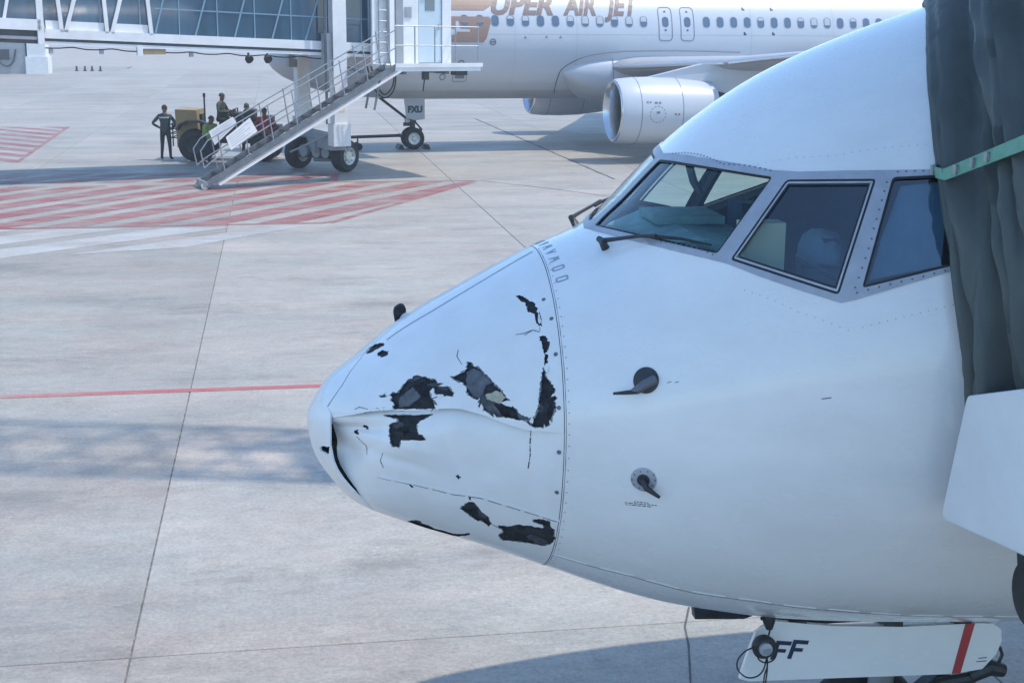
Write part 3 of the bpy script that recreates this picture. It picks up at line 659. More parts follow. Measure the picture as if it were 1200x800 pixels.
def rounded(poly, r):
    P = [Vector((s, p*KM)) for s, p in poly]; n = len(P); out = []
    for i in range(n):
        a, b, c = P[i-1], P[i], P[(i+1)%n]
        u, v = (a-b), (c-b)
        if u.normalized().dot(v.normalized()) < -.95: out.append(b); continue
        ra = min(r, u.length*.4); rc = min(r, v.length*.4)
        p, q = b+u.normalized()*ra, b+v.normalized()*rc
        for t in (0,.33,.67,1): out.append(p*(1-t)**2 + b*2*t*(1-t) + q*t*t)
    return [(q.x, q.y/KM) for q in out]
jet = thing('damaged_airliner', 'white airliner in front with a crushed nose cone and dark torn patches', 'airliner', (NX, NY, 0), NTH)
rj = random.Random(11)
LOW, HIGH = -PI/2, 1.5*PI
JT = 1.2115                                           # radome joint
TEAR = [(JT,1.57),(.92,1.60),(.65,1.60),(.407,1.57),(.325,1.59),(.27,1.742),(.2285,1.853),(.18,2.107),(.139,2.286),(.105,2.47),(.112,2.56),
        (.1186,2.652),(.1165,2.9),(.1155,3.15),(.1147,3.3695),(.1225,3.517),(.1291,3.636),(.1476,3.762),(.1728,3.84),(.2322,3.958),(.2975,4.11),(.40,HIGH)]
CREASE = [tuple(q) for q in FEAT['crease']] + [(JT,3.092)]
_cs = np.array([q[0] for q in CREASE]); _cp = np.array([q[1] for q in CREASE])
def g_(x, w): return np.exp(-(x/w)**2)
def dent_base(s, p):
    s = np.asarray(s, float); p = np.asarray(p, float)
    port = 1/(1+np.exp(-(p-2.50)*9))
    d = .092*g_(p-3.42, .52)*g_(s-.11, .17)
    d = d + .040*g_(p-3.01, .13)*g_(s-.22, .17)
    d = d + .020*g_(p-3.35, .30)*g_(s-.62, .26)
    d = d + .012*g_(p-2.85, .16)*g_(s-.42, .20)
    d = d + .010*g_(p-3.36-.35*(s-.45), .05)*g_(s-.45, .16) - .008*g_(p-3.22-.3*(s-.5), .05)*g_(s-.5, .14)
    d = d - .006*g_(p-3.25, .10)*g_(s-.36, .08) - .007*g_(p-3.42,.09)*g_(s-.30,.07) - .005*g_(p-3.12,.07)*g_(s-.62,.05)
    d = d + .007*g_(p-3.35,.10)*g_(s-.85,.10) + .006*g_(p-3.18,.07)*g_(s-.98,.07) + .003*np.sin(9*s+4*p)*g_(p-3.3,.4)*g_(s-.6,.35)
    tri = np.abs(((p*1.9+s*2.6) % 1.0)-.5)*2
    d = d + .011*tri**2*g_(p-3.35, .42)*g_(s-.30, .16)
    tri2 = np.abs(((s*4.3-p*.9) % 1.0)-.5)*2
    d = d + .007*tri2**3*g_(p-3.25, .35)*g_(s-.72, .25)
    return d*port
def dent_low(s, p):
    pc = np.interp(s, _cs, _cp)
    fade = np.clip((s-.12)/.15, 0, 1)*np.clip((1.19-s)/.12, 0, 1)
    return dent_base(s, p) + (.026*fade+.0035)*np.exp(-np.clip(p-pc, -.05, 9)/.22)
def dent_core(s, p):
    pc = np.interp(s, _cs, _cp)
    lo = 1/(1+np.exp(-(p-pc+.03)*60))
    return lerp(dent_base(s, p), dent_low(s, p), lo) + .011
def jag(poly, a=.0048, st=.0085):
    q = refine([(s, p*.8) for s, p in poly], st, a, rj)
    return [(s, p/.8) for s, p in q]
wn_, wr = M['white_nose'], M['core']
radome = bpy.data.objects.new('nose_cone', None); COL.objects.link(radome); radome.parent = jet
radome['label'] = 'crushed white nose cone with torn dark patches and a caved in tip'
tip_poly = [(1.6e-5,LOW),(JT,LOW)] + TEAR + [(1.6e-5,HIGH)]
patch('tip_skin', tip_poly, [jag(FEAT['d_liphole'], .002)], .022, wn_, radome, 0, None, .010, dom='u', rim_mat=wn_)
TS = [(s+.007, p) if (p < 2.48 and s < .33) else ((s-.045, p) if s < .2 and p < 4.0 else (s, p)) for s, p in TEAR]
i_c = min(range(len(TEAR)), key=lambda i: abs(TEAR[i][1]-2.74) + (9 if TEAR[i][0] > .2 else 0))
up_poly = TS[:i_c+1] + [(.075,2.735)] + CREASE
up_holes = [jag(FEAT[k]) for k in ('d_upper','d_diag','d_tail','d_tail2','d_tail3','d_tail4','d_flake','d_chip1','d_chip2','d_join','d_link')]
patch('upper_skin', up_poly, up_holes, .016, wn_, radome, -.0005, dent_base, .006, dom='u', rim_mat=wr)
low_poly = [(.075,2.72)] + [(s, p-.018) for s, p in CREASE] + [(JT,HIGH)] + [(s, p) for s, p in TS[::-1] if p > 2.75 and s < 1]
low_holes = [jag(FEAT[k]) for k in ('d_lower','d_wedge','d_big','d_under','d_dot1','d_dot2','d_dot3','d_dot4','d_dot5')]
patch('lower_skin', low_poly, low_holes, .016, wn_, radome, -.0005, dent_low, .006, dom='u', rim_mat=wr)
patch('inner_shell', [(.0006,LOW),(1.235,LOW),(1.235,HIGH),(.0006,HIGH)], [], .03, M['core'], radome, 0, dent_core, dom='u')
patch('grey_ply', jag(FEAT['grey1'], .003), [], .016, M['grey_ply'], radome, .004, dent_core, .004)
patch('cream_filler', jag(FEAT['cream'], .004), [], .014, M['cream_ply'], radome, .007, dent_core, .004)
# loose plies inside the two big wounds
def ply(pts, mname, off):
    patch('torn_ply', jag(pts, .004), [], .018, M[mname], radome, off, dent_core, .003)
ply([(.30,2.45),(.36,2.36),(.45,2.40),(.47,2.52),(.40,2.62),(.33,2.62)], 'grey_ply', .004)
ply([(.455,2.66),(.52,2.58),(.555,2.70),(.50,2.76),(.44,2.76)], 'grey_ply', .0055)
ply([(.34,2.90),(.375,2.90),(.375,3.12),(.34,3.10)], 'grey_ply', .004)
ply([(.845,2.85),(.90,2.87),(.93,2.95),(.87,2.93)], 'grey_ply', .005)
ply([(1.00,2.93),(1.03,2.88),(1.05,2.98),(1.02,3.03)], 'grey_ply', .005)
def primer(key, m, w0=.008, w1=.010):
    P0 = FEAT[key]; rp_ = random.Random(len(P0))
    o_ = inset(P0, -w0); q = refine([(s, p*.8) for s, p in inset(P0, .004)], .010, .0065, rp_); q = [(s, p/.8) for s, p in q]
    patch('primer_edge', o_, [q], .02, M[m], radome, -.0022 if key not in LOWK else -.0025, dent_base if key not in LOWK else dent_low)
LOWK = ('d_lower','d_wedge','d_big')
for key in ('d_upper','d_diag','d_tail','d_lower','d_big','d_wedge'): primer(key, 'primer')
def scatter_plies(key, n, mats):
    P0 = FEAT[key]; rp_ = random.Random(sum(map(ord, key)))
    ss_ = [q[0] for q in P0]; pp_ = [q[1] for q in P0]
    w_, h_ = max(ss_)-min(ss_), max(pp_)-min(pp_); made = 0
    for _ in range(400):
        if made >= n: break
        c = (rp_.uniform(min(ss_), max(ss_)), rp_.uniform(min(pp_), max(pp_)))
        if not in_poly(np.array([c]), P0)[0]: continue
        rr_ = rp_.uniform(.25, .5); a0 = rp_.uniform(0, 6.28)
        q = [(c[0]+w_*.42*rr_*math.cos(a0+k*1.05)*rp_.uniform(.6,1.2), c[1]+h_*.42*rr_*math.sin(a0+k*1.05)*rp_.uniform(.6,1.2)) for k in range(6)]
        made += 1
        patch('torn_ply', jag(q, .004), [], .018, M[mats[made % len(mats)]], radome, .0022+.0006*made, dent_core, .003)
for key, n in (('d_upper',5),('d_diag',4),('d_tail',4),('d_lower',4),('d_big',5),('d_wedge',2)):
    scatter_plies(key, n, ('core_dark','grey_dark','core_dark','core'))
# paint chips curling up from the torn edges, and hairline cracks running out of them
def chip(s, p, ds, dp, lift, tw):
    q = Vector(surf(s, p)); n = Vector(surf_n(s, p)); t1 = Vector(surf(s+ds, p+dp)) - q; t2 = n.cross(t1).normalized()*t1.length*tw
    a, b = q - n*float(dent_base(s, p)), q - n*float(dent_base(s, p))
    v = [a-t2*.6, a+t2*.6, a+t1*.55+t2*.55+n*lift*.3, a+t1*.55-t2*.45+n*lift*.35, a+t1+t2*.15+n*lift]
    o = n*.0022
    MB().add([x for x in v]+[x-o for x in v], [(0,1,2,3),(3,2,4),(5,8,7,6),(8,9,7),(0,5,6,1),(1,6,7,2),(2,7,9,4),(4,9,8,3),(3,8,5,0)]).build('paint_chip', wn_, radome)
rc_ = random.Random(21)
for key in ('d_upper','d_diag','d_tail','d_flake'):
    P0 = FEAT[key]
    cx_, cy_ = sum(q[0] for q in P0)/len(P0), sum(q[1] for q in P0)/len(P0)
    for q in rc_.sample(P0, min(7, len(P0)//3)):
        f = rc_.uniform(.25, .5); chip(q[0]+(q[0]-cx_)*.02, q[1]+(q[1]-cy_)*.02, (cx_-q[0])*f*rc_.uniform(.4,.9), (cy_-q[1])*f*rc_.uniform(.4,.9), rc_.uniform(.004,.016), rc_.uniform(.25,.6))
for k, pth in enumerate(([(.30,2.70),(.26,2.64),(.235,2.66)],[(.555,2.70),(.60,2.74),(.66,2.73)],[(.76,2.50),(.74,2.42),(.75,2.36)],[(1.06,2.42),(1.10,2.40),(1.13,2.43)],[(1.02,2.395),(1.06,2.405),(1.10,2.40)],[(.36,3.30),(.35,3.38),(.37,3.45)],
        [(.60,2.86),(.63,2.80),(.62,2.76)],[(.89,3.80),(.95,3.84),(1.0,3.83)],[(1.13,2.42),(1.145,2.35),(1.14,2.28)],[(.42,3.02),(.47,3.08),(.53,3.09)],[(.20,3.20),(.26,3.28),(.27,3.38)])):
    ribbon('hairline_crack', pth, .0045, M['core'], radome, .0008, n=22, disp=dent_low if pth[0][1] > 2.95 else dent_base, wob=.8)
ribbon('torn_edge', [(.10,2.735),(.20,2.725),(.30,2.722),(.42,2.77)], .014, M['white_nose'], radome, .0025, n=40, disp=dent_base, wob=.5)
ribbon('crack_line', [tuple(q) for q in FEAT['crack']], .007, M['core'], radome, .0006, n=30, disp=dent_low, wob=.7, dash=(5,1))
ribbon('diverter_strip', [(s, p+.012) for s, p in ((1.19,1.60),(.92,1.67),(.65,1.74),(.42,1.75))], .007, M['stencil'], radome, .0025, n=60)
ribbon('diverter_strip', [tuple(q) for q in FEAT['strip_low']], .009, M['panel_light'], radome, .003, n=90, disp=dent_low)
ribbon('diverter_strip', [(s, p+.013) for s, p in FEAT['strip_low']], .005, M['panel_line'], radome, .0012, n=90, disp=dent_low, dash=(7,2), wob=.6)['kind'] = 'stuff'
for s, p in ((1.19,2.36),(1.19,2.60),(1.19,2.93),(1.19,3.2),(1.19,3.44),(1.17,2.2)):
    n = surf_n(s, p); q = surf(s, p) + n*-.0005
    MB().lathe(q, n, [(0,.011),(.0025,.009),(.0025,.0005)], 10).build('screw', M['rivet'], radome)
# curled flap of torn laminate standing on the far side of the nose
q0 = Vector(surf(.505, 1.19)) + Vector((0,.01,-.012))
bl_ = lambda x, z, w: tuple(q0 + Vector((x, w, z)))
fp_ = MB().prism([(-.022,-.01),(-.030,.045),(-.024,.070),(-.006,.082),(.004,.089),(.024,.087),(.036,.072),(.041,.052),(.020,.038),(.004,.016),(-.004,-.015)], -.004, .045, bl_).build('torn_flap', M['core'], radome)
bv_ = fp_.modifiers.new('bevel', 'BEVEL'); bv_.width = .006; bv_.segments = 2
MB().prism([(-.008,-.02),(.002,.012),(.018,.034),(.040,.046),(.046,.040),(.030,.018),(.030,-.01)], .0, .035, bl_).build('flap_base', M['white_nose'], radome)

# ---- forward fuselage with window openings
FR_P = [(1.885,PI/2)] + [tuple(q) for q in FEAT['fr_top'][2:]] + [tuple(q) for q in FEAT['fr_bot'][:-1]] + [(1.4706,PI/2)]
W1, W2, W3 = ([tuple(q) for q in FEAT[k]] for k in ('w1','w2','w3'))
WIN = [rounded(w, .018) for w in (W1, W2, W3)]
WINM = [mirror(w) for w in WIN]
ALLW = WIN + WINM
body = patch('fuselage', [(1.2150,LOW),(1.66,LOW),(4.0,LOW),(4.0,HIGH),(1.66,HIGH),(1.2150,HIGH)], ALLW, .04, M['white'], jet, 0, None, .02, rim_mat=M['rubber'])
patch('rear_fuselage', [(4.0,LOW),(15.9,LOW),(15.9,HIGH),(4.0,HIGH)], [], .22, M['white'], jet)
patch('cockpit_lining', [(1.42,LOW),(4.3,LOW),(4.3,HIGH),(1.42,HIGH)], [inset(w, -.02) for w in ALLW], .09, M['cockpit'], jet, -.05)
bk = MB(); ring = [tuple(surf(4.28, a)) for a in np.linspace(0, 2*PI, 40, endpoint=False)]
bk.add(ring, [tuple(range(40))]); bk.build('cockpit_bulkhead', M['cockpit'], jet)
rc = MB(); rc.add([tuple(surf(15.88, a)) for a in np.linspace(0, 2*PI, 40, endpoint=False)], [tuple(range(40))]); rc.build('rear_bulkhead', M['white'], jet)
for k, (fr, ws) in enumerate(((FR_P, WIN), (mirror(FR_P), WINM))):
    wf = patch('window_frame', fr, ws, .035, M['frame_grey'], jet, .005, None, .007)
    for j, w in enumerate(ws):
        g1 = inset(w, .010)
        win = bpy.data.objects.new('cockpit_window', None); COL.objects.link(win); win.parent = jet
        patch('gasket', w, [g1], .05, M['rubber'], win, .001)
        if j == 1:
            g2 = inset(g1, .008)
            patch('sash', g1, [g2], .05, M['sash'], win, .004, None, .006)
            g3 = inset(g2, .009)
            patch('inner_gasket', g2, [g3], .05, M['rubber'], win, -.001); g1 = g3
        pane = g1
        if j == 2 and k == 0:
            patch('blue_panel', [(2.50,2.72),(2.57,2.60),(2.69,2.45),(2.885,2.475),(2.80,2.725)], [], .05, M['panel_blue'], win, -.03)  # bluish panel behind the forward part of the pane
        patch('pane', pane, [], .05, M['side_glass'] if (j > 0 and k == 0) else M['glass'], win, -.006)
# frame fasteners: joined, far past picking apart
fst = MB()
def fastener_row(path, n, off=.0055, r=.0052):
    P = np.array(path); L_ = np.concatenate([[0], np.cumsum(np.hypot(np.diff(P[:,0]), np.diff(P[:,1])*KM))])
    t = np.linspace(0, L_[-1], n); s = np.interp(t, L_, P[:,0]); p = np.interp(t, L_, P[:,1])
    for a, b in zip(s, p):
        nn = surf_n(a, b); q = surf(a, b) + nn*off
        fst.lathe(q, nn, [(0,r),(.0015,r*.8),(.0015,.0003)], 6)
half = lambda a, b, f=.5: [(lerp(x[0],y[0],f), lerp(x[1],y[1],f)) for x, y in zip(a, b)]
fastener_row([(1.905,1.68),(2.035,2.035),(2.20,2.21)], 26)
fastener_row([(1.53,1.70),(1.63,1.985),(1.72,2.195),(1.90,2.42)], 30)
fastener_row([(2.69,2.412),(2.92,2.461),(3.07,2.481)], 12)
fastener_row([(2.445,2.752),(2.70,2.749),(2.96,2.738),(3.04,2.742)], 14)
fastener_row([(2.53,2.60),(2.44,2.735)], 6); fastener_row([(2.635,2.435),(2.545,2.57)], 6)
fs_ = fst.build('fastener', M['rivet'], jet); fs_['kind'] = 'stuff'
riv = MB(); fst = riv
rr = random.Random(3)
fastener_row([(1.235,1.9),(1.235,2.6),(1.235,3.4),(1.24,4.1)], 34, .0003, .004)
fastener_row([(2.0,2.62),(2.2,2.76),(2.40,2.86)], 14, .0002, .0026)
fastener_row([(2.46,2.86),(2.9,2.84)], 14, .0002, .0026)
fastener_row([(2.10,2.12),(2.45,2.27),(2.9,2.36)], 26, .0002, .0026)
rv = riv.build('rivet', M['stencil'], jet); rv['kind'] = 'stuff'
# cockpit furniture
gsh = MB()
gz = NZ+.955
for (x0,x1,w0,w1,za,zb) in ((1.62,1.95,.34,.62,gz-.02,gz+.05),(1.95,2.28,.62,.78,gz+.05,gz+.02)):
    gsh.add([(x0,-w0,za),(x1,-w1,zb),(x1,w1,zb),(x0,w0,za),(x0,-w0,za-.05),(x1,-w1,zb-.05),(x1,w1,zb-.05),(x0,w0,za-.05)],
            [(0,1,2,3),(4,7,6,5),(0,4,5,1),(1,5,6,2),(2,6,7,3),(3,7,4,0)])
gsh.box((1.85,-.05,gz+.045),(2.22,.36,gz+.085))
gsh.build('glareshield', M['glareshield'], jet)
ip = MB().box((2.10,-.80,gz-.55),(2.16,.80,gz-.03)); ip.build('instrument_panel', M['cockpit'], jet)
MB().box((2.2,-.9,NZ-.1),(4.25,.9,NZ-.05)).build('cockpit_floor', M['cockpit'], jet)
for sy in (-1, 1):
    st = MB(); y = sy*.66
    st.box((2.75,y-.24,NZ+.30),(3.2,y+.24,NZ+.42)); st.add([(3.12,y-.23,NZ+.42),(3.12,y+.23,NZ+.42),(3.30,y+.20,NZ+1.05),(3.30,y-.20,NZ+1.05),(3.22,y-.23,NZ+.42),(3.22,y+.23,NZ+.42),(3.40,y+.20,NZ+1.05),(3.40,y-.20,NZ+1.05)],
           [(0,3,2,1),(4,5,6,7),(0,1,5,4),(1,2,6,5),(2,3,7,6),(3,0,4,7)])
    sto = st.build('pilot_seat', M['seat'], jet)
    MB().box((3.27,y-.14,NZ+1.07),(3.37,y+.14,NZ+1.27)).build('headrest', M['seat'], sto)
    sto.location = (-.78, 0, -.24)
    if sy < 0:
        cl = MB(); n_ = 20
        for i in range(9):
            a = PI*i/8 - PI/2
            for j in range(n_):
                b = 2*PI*j/n_; w_ = 1+.06*math.sin(3*b+2*a)+.05*math.sin(7*b)
                cl.v.append((3.32+.10*math.copysign(abs(math.cos(a)*math.cos(b))**.7, math.cos(b))*w_, y+.19*math.copysign(abs(math.cos(a)*math.sin(b))**.7, math.sin(b))*w_, NZ+1.13+.17*math.sin(a)))
        cl.f = [(i*n_+j, i*n_+(j+1)%n_, (i+1)*n_+(j+1)%n_, (i+1)*n_+j) for i in range(8) for j in range(n_)]; cl.m = [0]*len(cl.f)
        cl.build('seat_cover', M['cloth'], sto, smooth=60)
yk = MB(); yk.box((2.05,-.93,NZ+.70),(2.25,-.80,NZ+1.13)); yk.box((2.18,-.94,NZ+.80),(2.21,-.925,NZ+.93)); yk.build('side_console', M['cream'], jet)
ov = MB(); ov.box((2.25,-.34,NZ+1.50),(2.85,.34,NZ+1.54))
for i in range(5):
    for j in range(6): ov.box((2.28+.11*i,-.28+.1*j,NZ+1.485),(2.32+.11*i,-.24+.1*j,NZ+1.50))
ov.build('overhead_panel', M['seat'], jet)
MB().tube([(2.3,-.95,NZ+.98),(2.5,-1.0,NZ+.86),(2.62,-.98,NZ+.80)], .012, 6).tube([(2.35,-.9,NZ+.92),(2.62,-.86,NZ+.90)], .010, 6).build('seat_strap', M['rivet'], jet)
# overhead posts between the right-hand windows come from the frame itself; a compass hangs by the centre post
MB().tube([(2.02,.03,NZ+1.36),(2.06,.02,NZ+1.22),(2.10,0,NZ+1.15)], .022, 8).build('standby_compass', M['dark_metal'], jet)
# ---- wipers
def wiper(sgn):
    w = bpy.data.objects.new('wiper', None); COL.objects.link(w); w.parent = jet
    f = (lambda p: p) if sgn > 0 else (lambda p: PI-p)
    def at(s, p, o): return tuple(surf(s, f(p)) + surf_n(s, f(p))*o)
    MB().tube([at(1.503,1.955,.0),at(1.503,1.955,.05)], [.022,.016], 10).tube([at(1.495,1.93,.05),at(1.515,1.985,.05)], [.016,.018], 8).tube([at(1.50,1.935,.02),at(1.49,1.92,-.01)], .010, 6).build('pivot', M['dark_metal'], w)
    MB().tube([at(1.508,1.96,.05),at(1.575,2.02,.045),at(1.64,2.08,.035),at(1.715,2.165,.032)], [.013,.010,.009,.008], 8).build('arm', M['dark_metal'], w)
    MB().tube([at(1.655,2.085,.020),at(1.715,2.165,.022),at(1.80,2.27,.020),at(1.905,2.385,.018)], [.006,.010,.008,.005], 6).build('blade', M['rubber'], w)
wiper(1); wiper(-1)
# ---- pitot probe and vane
def disc(name, s, p, r, h0, m, parent, n=28, inner=0.0):
    nn = surf_n(s, p); q = surf(s, p)
    pr = [(-.01, r), (h0, r), (h0+.001, r*.97), (h0+.001, max(inner, .001))]
    return MB().lathe(q, nn, pr, n).build(name, m, parent, smooth=30)
pt = bpy.data.objects.new('pitot_probe', None); COL.objects.link(pt); pt.parent = jet
disc('base_plate', 1.571, 2.846, .062, .004, M['dark_metal'], pt)
q = Vector(surf(1.571, 2.846)); nn = Vector(surf_n(1.571, 2.846)); fw_ = Vector((-1, 0, 0)); fw_ = (fw_ - nn*fw_.dot(nn)).normalized()
dz_ = Vector((0,0,-1))
MB().tube([q-fw_*.045, q-fw_*.01+nn*.03+dz_*.02, q+nn*.06+fw_*.025+dz_*.05, q+nn*.065+fw_*.045+dz_*.055], [.026,.024,.020,.012], 10).build('mast', M['rivet'], pt, smooth=50)
MB().tube([q+nn*.065+fw_*.02+dz_*.057, q+nn*.07+fw_*.07+dz_*.058, q+nn*.07+fw_*.135+dz_*.058], [.012,.010,.006], 10).build('tube', M['dark_metal'], pt, smooth=50)
va = bpy.data.objects.new('alpha_vane', None); COL.objects.link(va); va.parent = jet
disc('base_plate', 1.5675, 3.335, .062, .004, M['frame_grey'], va)
disc('hub', 1.5675, 3.335, .030, .012, M['dark_metal'], va)
for k in range(10):
    a = 2*PI*k/10; ss_, pp_ = 1.5675+.05*math.cos(a), 3.335+.05*math.sin(a)/1.2
    MB().lathe(surf(ss_, pp_)+surf_n(ss_, pp_)*.005, surf_n(ss_, pp_), [(0,.005),(.0015,.004),(.0015,.0003)], 6).build('screw', M['rivet'], va)
q = Vector(surf(1.5675,3.335)); nn = Vector(surf_n(1.5675,3.335))
MB().tube([q+nn*.01, q+nn*.05+Vector((.025,0,-.02)), q+nn*.055+Vector((.09,0,-.065))], [.016,.015,.008], 8).build('blade', M['dark_metal'], va, smooth=50)
# tiny stencil lines under the vane, behind the pitot and the row of marks behind the joint
st = MB()
def dash(s0, s1, p, w):
    a0, a1 = surf(s0, p-w), surf(s0, p+w); b0, b1 = surf(s1, p-w), surf(s1, p+w)
    n_ = surf_n((s0+s1)/2, p)*.0012
    st.add([a0+n_, b0+n_, b1+n_, a1+n_], [(0,1,2,3)])
rq = random.Random(4)
for row, (a, b) in enumerate(((1.535,1.60),(1.495,1.63),(1.50,1.615))):
    x = a
    while x < b:
        l = rq.uniform(.006,.02); dash(x, x+l, 3.449+row*.0095, .0022); x += l+.005
for a, b, p in ((1.658,1.676,2.884),(1.69,1.706,2.893),(2.290,2.330,3.061)): dash(a, b, p, .0018)
st.build('stencil_text', M['rivet'], jet)['kind'] = 'stuff'
def glyph(ch, s, p, size, rot):
    """stencilled outline letters built from strokes on the skin"""
    strokes = {'0': [(-.3,-.5),(.3,-.5),(.3,.5),(-.3,.5),(-.3,-.5)], 'W': [(-.4,.5),(-.2,-.5),(0,.2),(.2,-.5),(.4,.5)], 'U': [(-.3,.5),(-.3,-.4),(.0,-.5),(.3,-.4),(.3,.5)], 'A': [(-.4,-.5),(0,.5),(.4,-.5),(.2,-.1),(-.2,-.1)]}[ch]
    c, s_ = math.cos(rot), math.sin(rot)
    pts = [(s + size*(x*c - y*s_), p + size*(x*s_ + y*c)/.95) for x, y in strokes]
    ribbon('stencil_mark', pts, .011, M['stencil'], jet, .0012, n=16)
for ch, p in zip('00WAWAWU', (2.085,1.975,1.865,1.755,1.65,1.545,1.44,1.33)):
    glyph(ch, 1.268+.02*(p-1.9), p, .052, PI/2)
# seams
ribbon('lower_seam', [(1.225,3.985)]+[tuple(q) for q in FEAT['seam']]+[(4.4,4.15),(6.0,4.17)], .010, M['panel_light'], jet, .0025, n=150, dash=(5,2))['kind'] = 'stuff'
ribbon('lap_joint', [(s, p+.012) for s, p in [(1.225,3.985)]+[tuple(q) for q in FEAT['seam']]+[(4.4,4.15),(6.0,4.17)]], .006, M['panel_line'], jet, .0012, n=150)
ribbon('joint_line', [(1.222,a) for a in np.linspace(1.6,4.6,12)], .004, M['panel_line'], jet, .0008, n=70, wob=.6)
# ---- nose gear: door, strut, wheels
YD = -.45
door = [(2.457,1.311),(2.40,1.275),(2.365,1.247),(2.311,1.076),(2.287,.982),(2.34,.965),(2.939,.951),(3.511,.936),(3.685,.956),(3.758,1.039),(3.785,1.12),(3.776,1.185),(3.72,1.225),(3.636,1.232),(3.2,1.235),(2.8,1.262)]
gd = bpy.data.objects.new('nose_gear_door', None); COL.objects.link(gd); gd.parent = jet
def bow(x, z, w): return (x, YD + w, z)
MB().prism(door, -.012, .016, bow).build('door_panel', M['white'], gd)
MB().prism([(3.561,1.2345),(3.616,1.2335),(3.556,.941),(3.506,.938)], -.0155, -.012, bow).build('red_band', M['red_band'], gd)
def letterF(x, z, hgt, wid):
    sh = lambda u, v: (x + u*wid + v*.30*hgt, z + v*hgt - .01*u)
    return [sh(0,0),sh(.28,0),sh(.28,.40),sh(.85,.40),sh(.85,.58),sh(.28,.58),sh(.28,.80),sh(1.05,.80),sh(1.05,1),sh(0,1)]
for x in (2.452, 2.548):
    MB().prism(letterF(x, 1.088, .108, .082), -.0155, -.012, bow).build('letter_f', M['navy'], gd)
lines = MB()
for x, z, l in ((3.655,1.02,.05),(3.645,1.00,.06)): lines.prism([(x,z),(x+l,z+.002),(x+l,z+.007),(x,z+.005)], -.0148, -.012, bow)
lines.build('small_print', M['panel_line'], gd)
for x in (2.55,3.1,3.5): MB().box((x,YD-.01,1.22),(x+.10,YD+.12,1.30)).build('hinge', M['dark_metal'], gd)
MB().prism([(2.192,1.14),(2.55,1.062),(2.50,1.046),(2.204,1.06)], .15, .22, lambda x, z, w: (x, w, z)).build('far_gear_door_edge', M['dark_metal'], jet)
ng = bpy.data.objects.new('nose_gear', None); COL.objects.link(ng); ng.parent = jet
MB().tube([(3.35,0,1.7),(3.30,0,.62)], .075, 14).tube([(3.30,0,.66),(3.29,0,.34)], .05, 12).build('strut', M['steel'], ng)
MB().bar((3.34,0,.80),(3.78,0,.80),.10,.05).bar((3.78,0,.80),(3.36,0,.46),.09,.05).build('torque_link', M['dark_metal'], ng)
MB().tube([(3.80,-.12,.74),(3.90,-.14,.80),(3.99,-.14,.77)], [.045,.055,.04], 10).tube([(3.95,-.14,.80),(3.975,-.14,.87),(3.955,-.14,.92)], .010, 6).tube([(3.60,-.12,.70),(3.82,-.12,.73)], .035, 8).build('tow_fitting', M['dark_metal'], ng)
MB().tube([(3.29,-.26,.345),(3.29,.26,.345)], .04, 10).build('axle', M['steel'], ng)
for y in (-.2, .2):
    wh = MB().lathe((3.29, y, .345), (0,1,0), [(-.09,.19),(-.095,.26),(-.08,.315),(-.045,.34),(0,.345),(.045,.34),(.08,.315),(.095,.26),(.09,.19)], 36).build('wheel', M['tyre'], ng, smooth=40)
    MB().lathe((3.29, y, .345), (0,1,0), [(-.07,.001),(-.07,.10),(-.085,.19),(.085,.19),(.07,.10),(.07,.001)], 28).build('rim', M['hub'], wh, smooth=40)
MB().tube([(3.32,0,1.1),(4.2,0,1.55)], .04, 10).build('drag_brace', M['steel'], ng)
well = MB().box((2.5,-.38,1.02+.22),(4.1,.38,1.6)); well.build('gear_bay', M['dark_metal'], jet)
# ground headset left hanging at the nose
hs = thing('hanging_headset', 'round grey connector with looped black cables hanging by the letters FF', 'headset', (0,0,0), 0)
def jw(x, y, z):
    c, s_ = math.cos(NTH), math.sin(NTH); return Vector((NX + x*c - y*s_, NY + x*s_ + y*c, z))
base = jw(2.373, -.56, 1.22); hs.location = base
jl = lambda x, y, z: jw(x, y, z) - base
ax = jl(2.373, -1.56, 1.22).normalized()
MB().lathe(jl(2.378,-.545,1.215), ax, [(0,.062),(.03,.066),(.045,.055),(.045,.040),(.03,.038),(.03,.001)], 26).build('ring', M['dark_metal'], hs, smooth=35)
MB().lathe(jl(2.378,-.56,1.215), ax, [(0,.04),(.045,.036),(.05,.001)], 20).build('cap', M['frame_grey'], hs, smooth=35)
MB().box(tuple(jl(2.378,-.61,1.205)-Vector((.015,.003,.012))), tuple(jl(2.378,-.61,1.205)+Vector((.022,.003,.015)))).build('plate', M['steel'], hs)
cb = MB()
def smooth_path(P, n=8):
    P = [Vector(p) for p in P]; out = []
    for i in range(len(P)-1):
        a, b, c, d = P[max(i-1,0)], P[i], P[i+1], P[min(i+2,len(P)-1)]
        for k in range(n):
            t = k/n; out.append(.5*((2*b)+(c-a)*t+(2*a-5*b+4*c-d)*t*t+(3*b-a-3*c+d)*t**3))
    return out+[P[-1]]
Y_ = -.60
cb.tube(smooth_path([jl(x,Y_,z) for x, z in ((2.32,1.236),(2.262,1.21),(2.226,1.163),(2.229,1.109),(2.278,1.062),(2.334,1.063),(2.37,1.101),(2.386,1.18))]), .0042, 6)
cb.tube(smooth_path([jl(x,Y_-.01,z) for x, z in ((2.325,1.22),(2.335,1.17),(2.375,1.145),(2.42,1.16),(2.437,1.21),(2.43,1.25))]), .0042, 6)
cb.tube(smooth_path([jl(x,Y_,z) for x, z in ((2.385,1.19),(2.390,1.12),(2.377,1.06),(2.372,.92),(2.37,.80))]), .0042, 6)
cb.tube(smooth_path([jl(x,Y_+.02,z) for x, z in ((2.388,1.17),(2.398,1.10),(2.392,.98),(2.396,.80))]), .0042, 6)
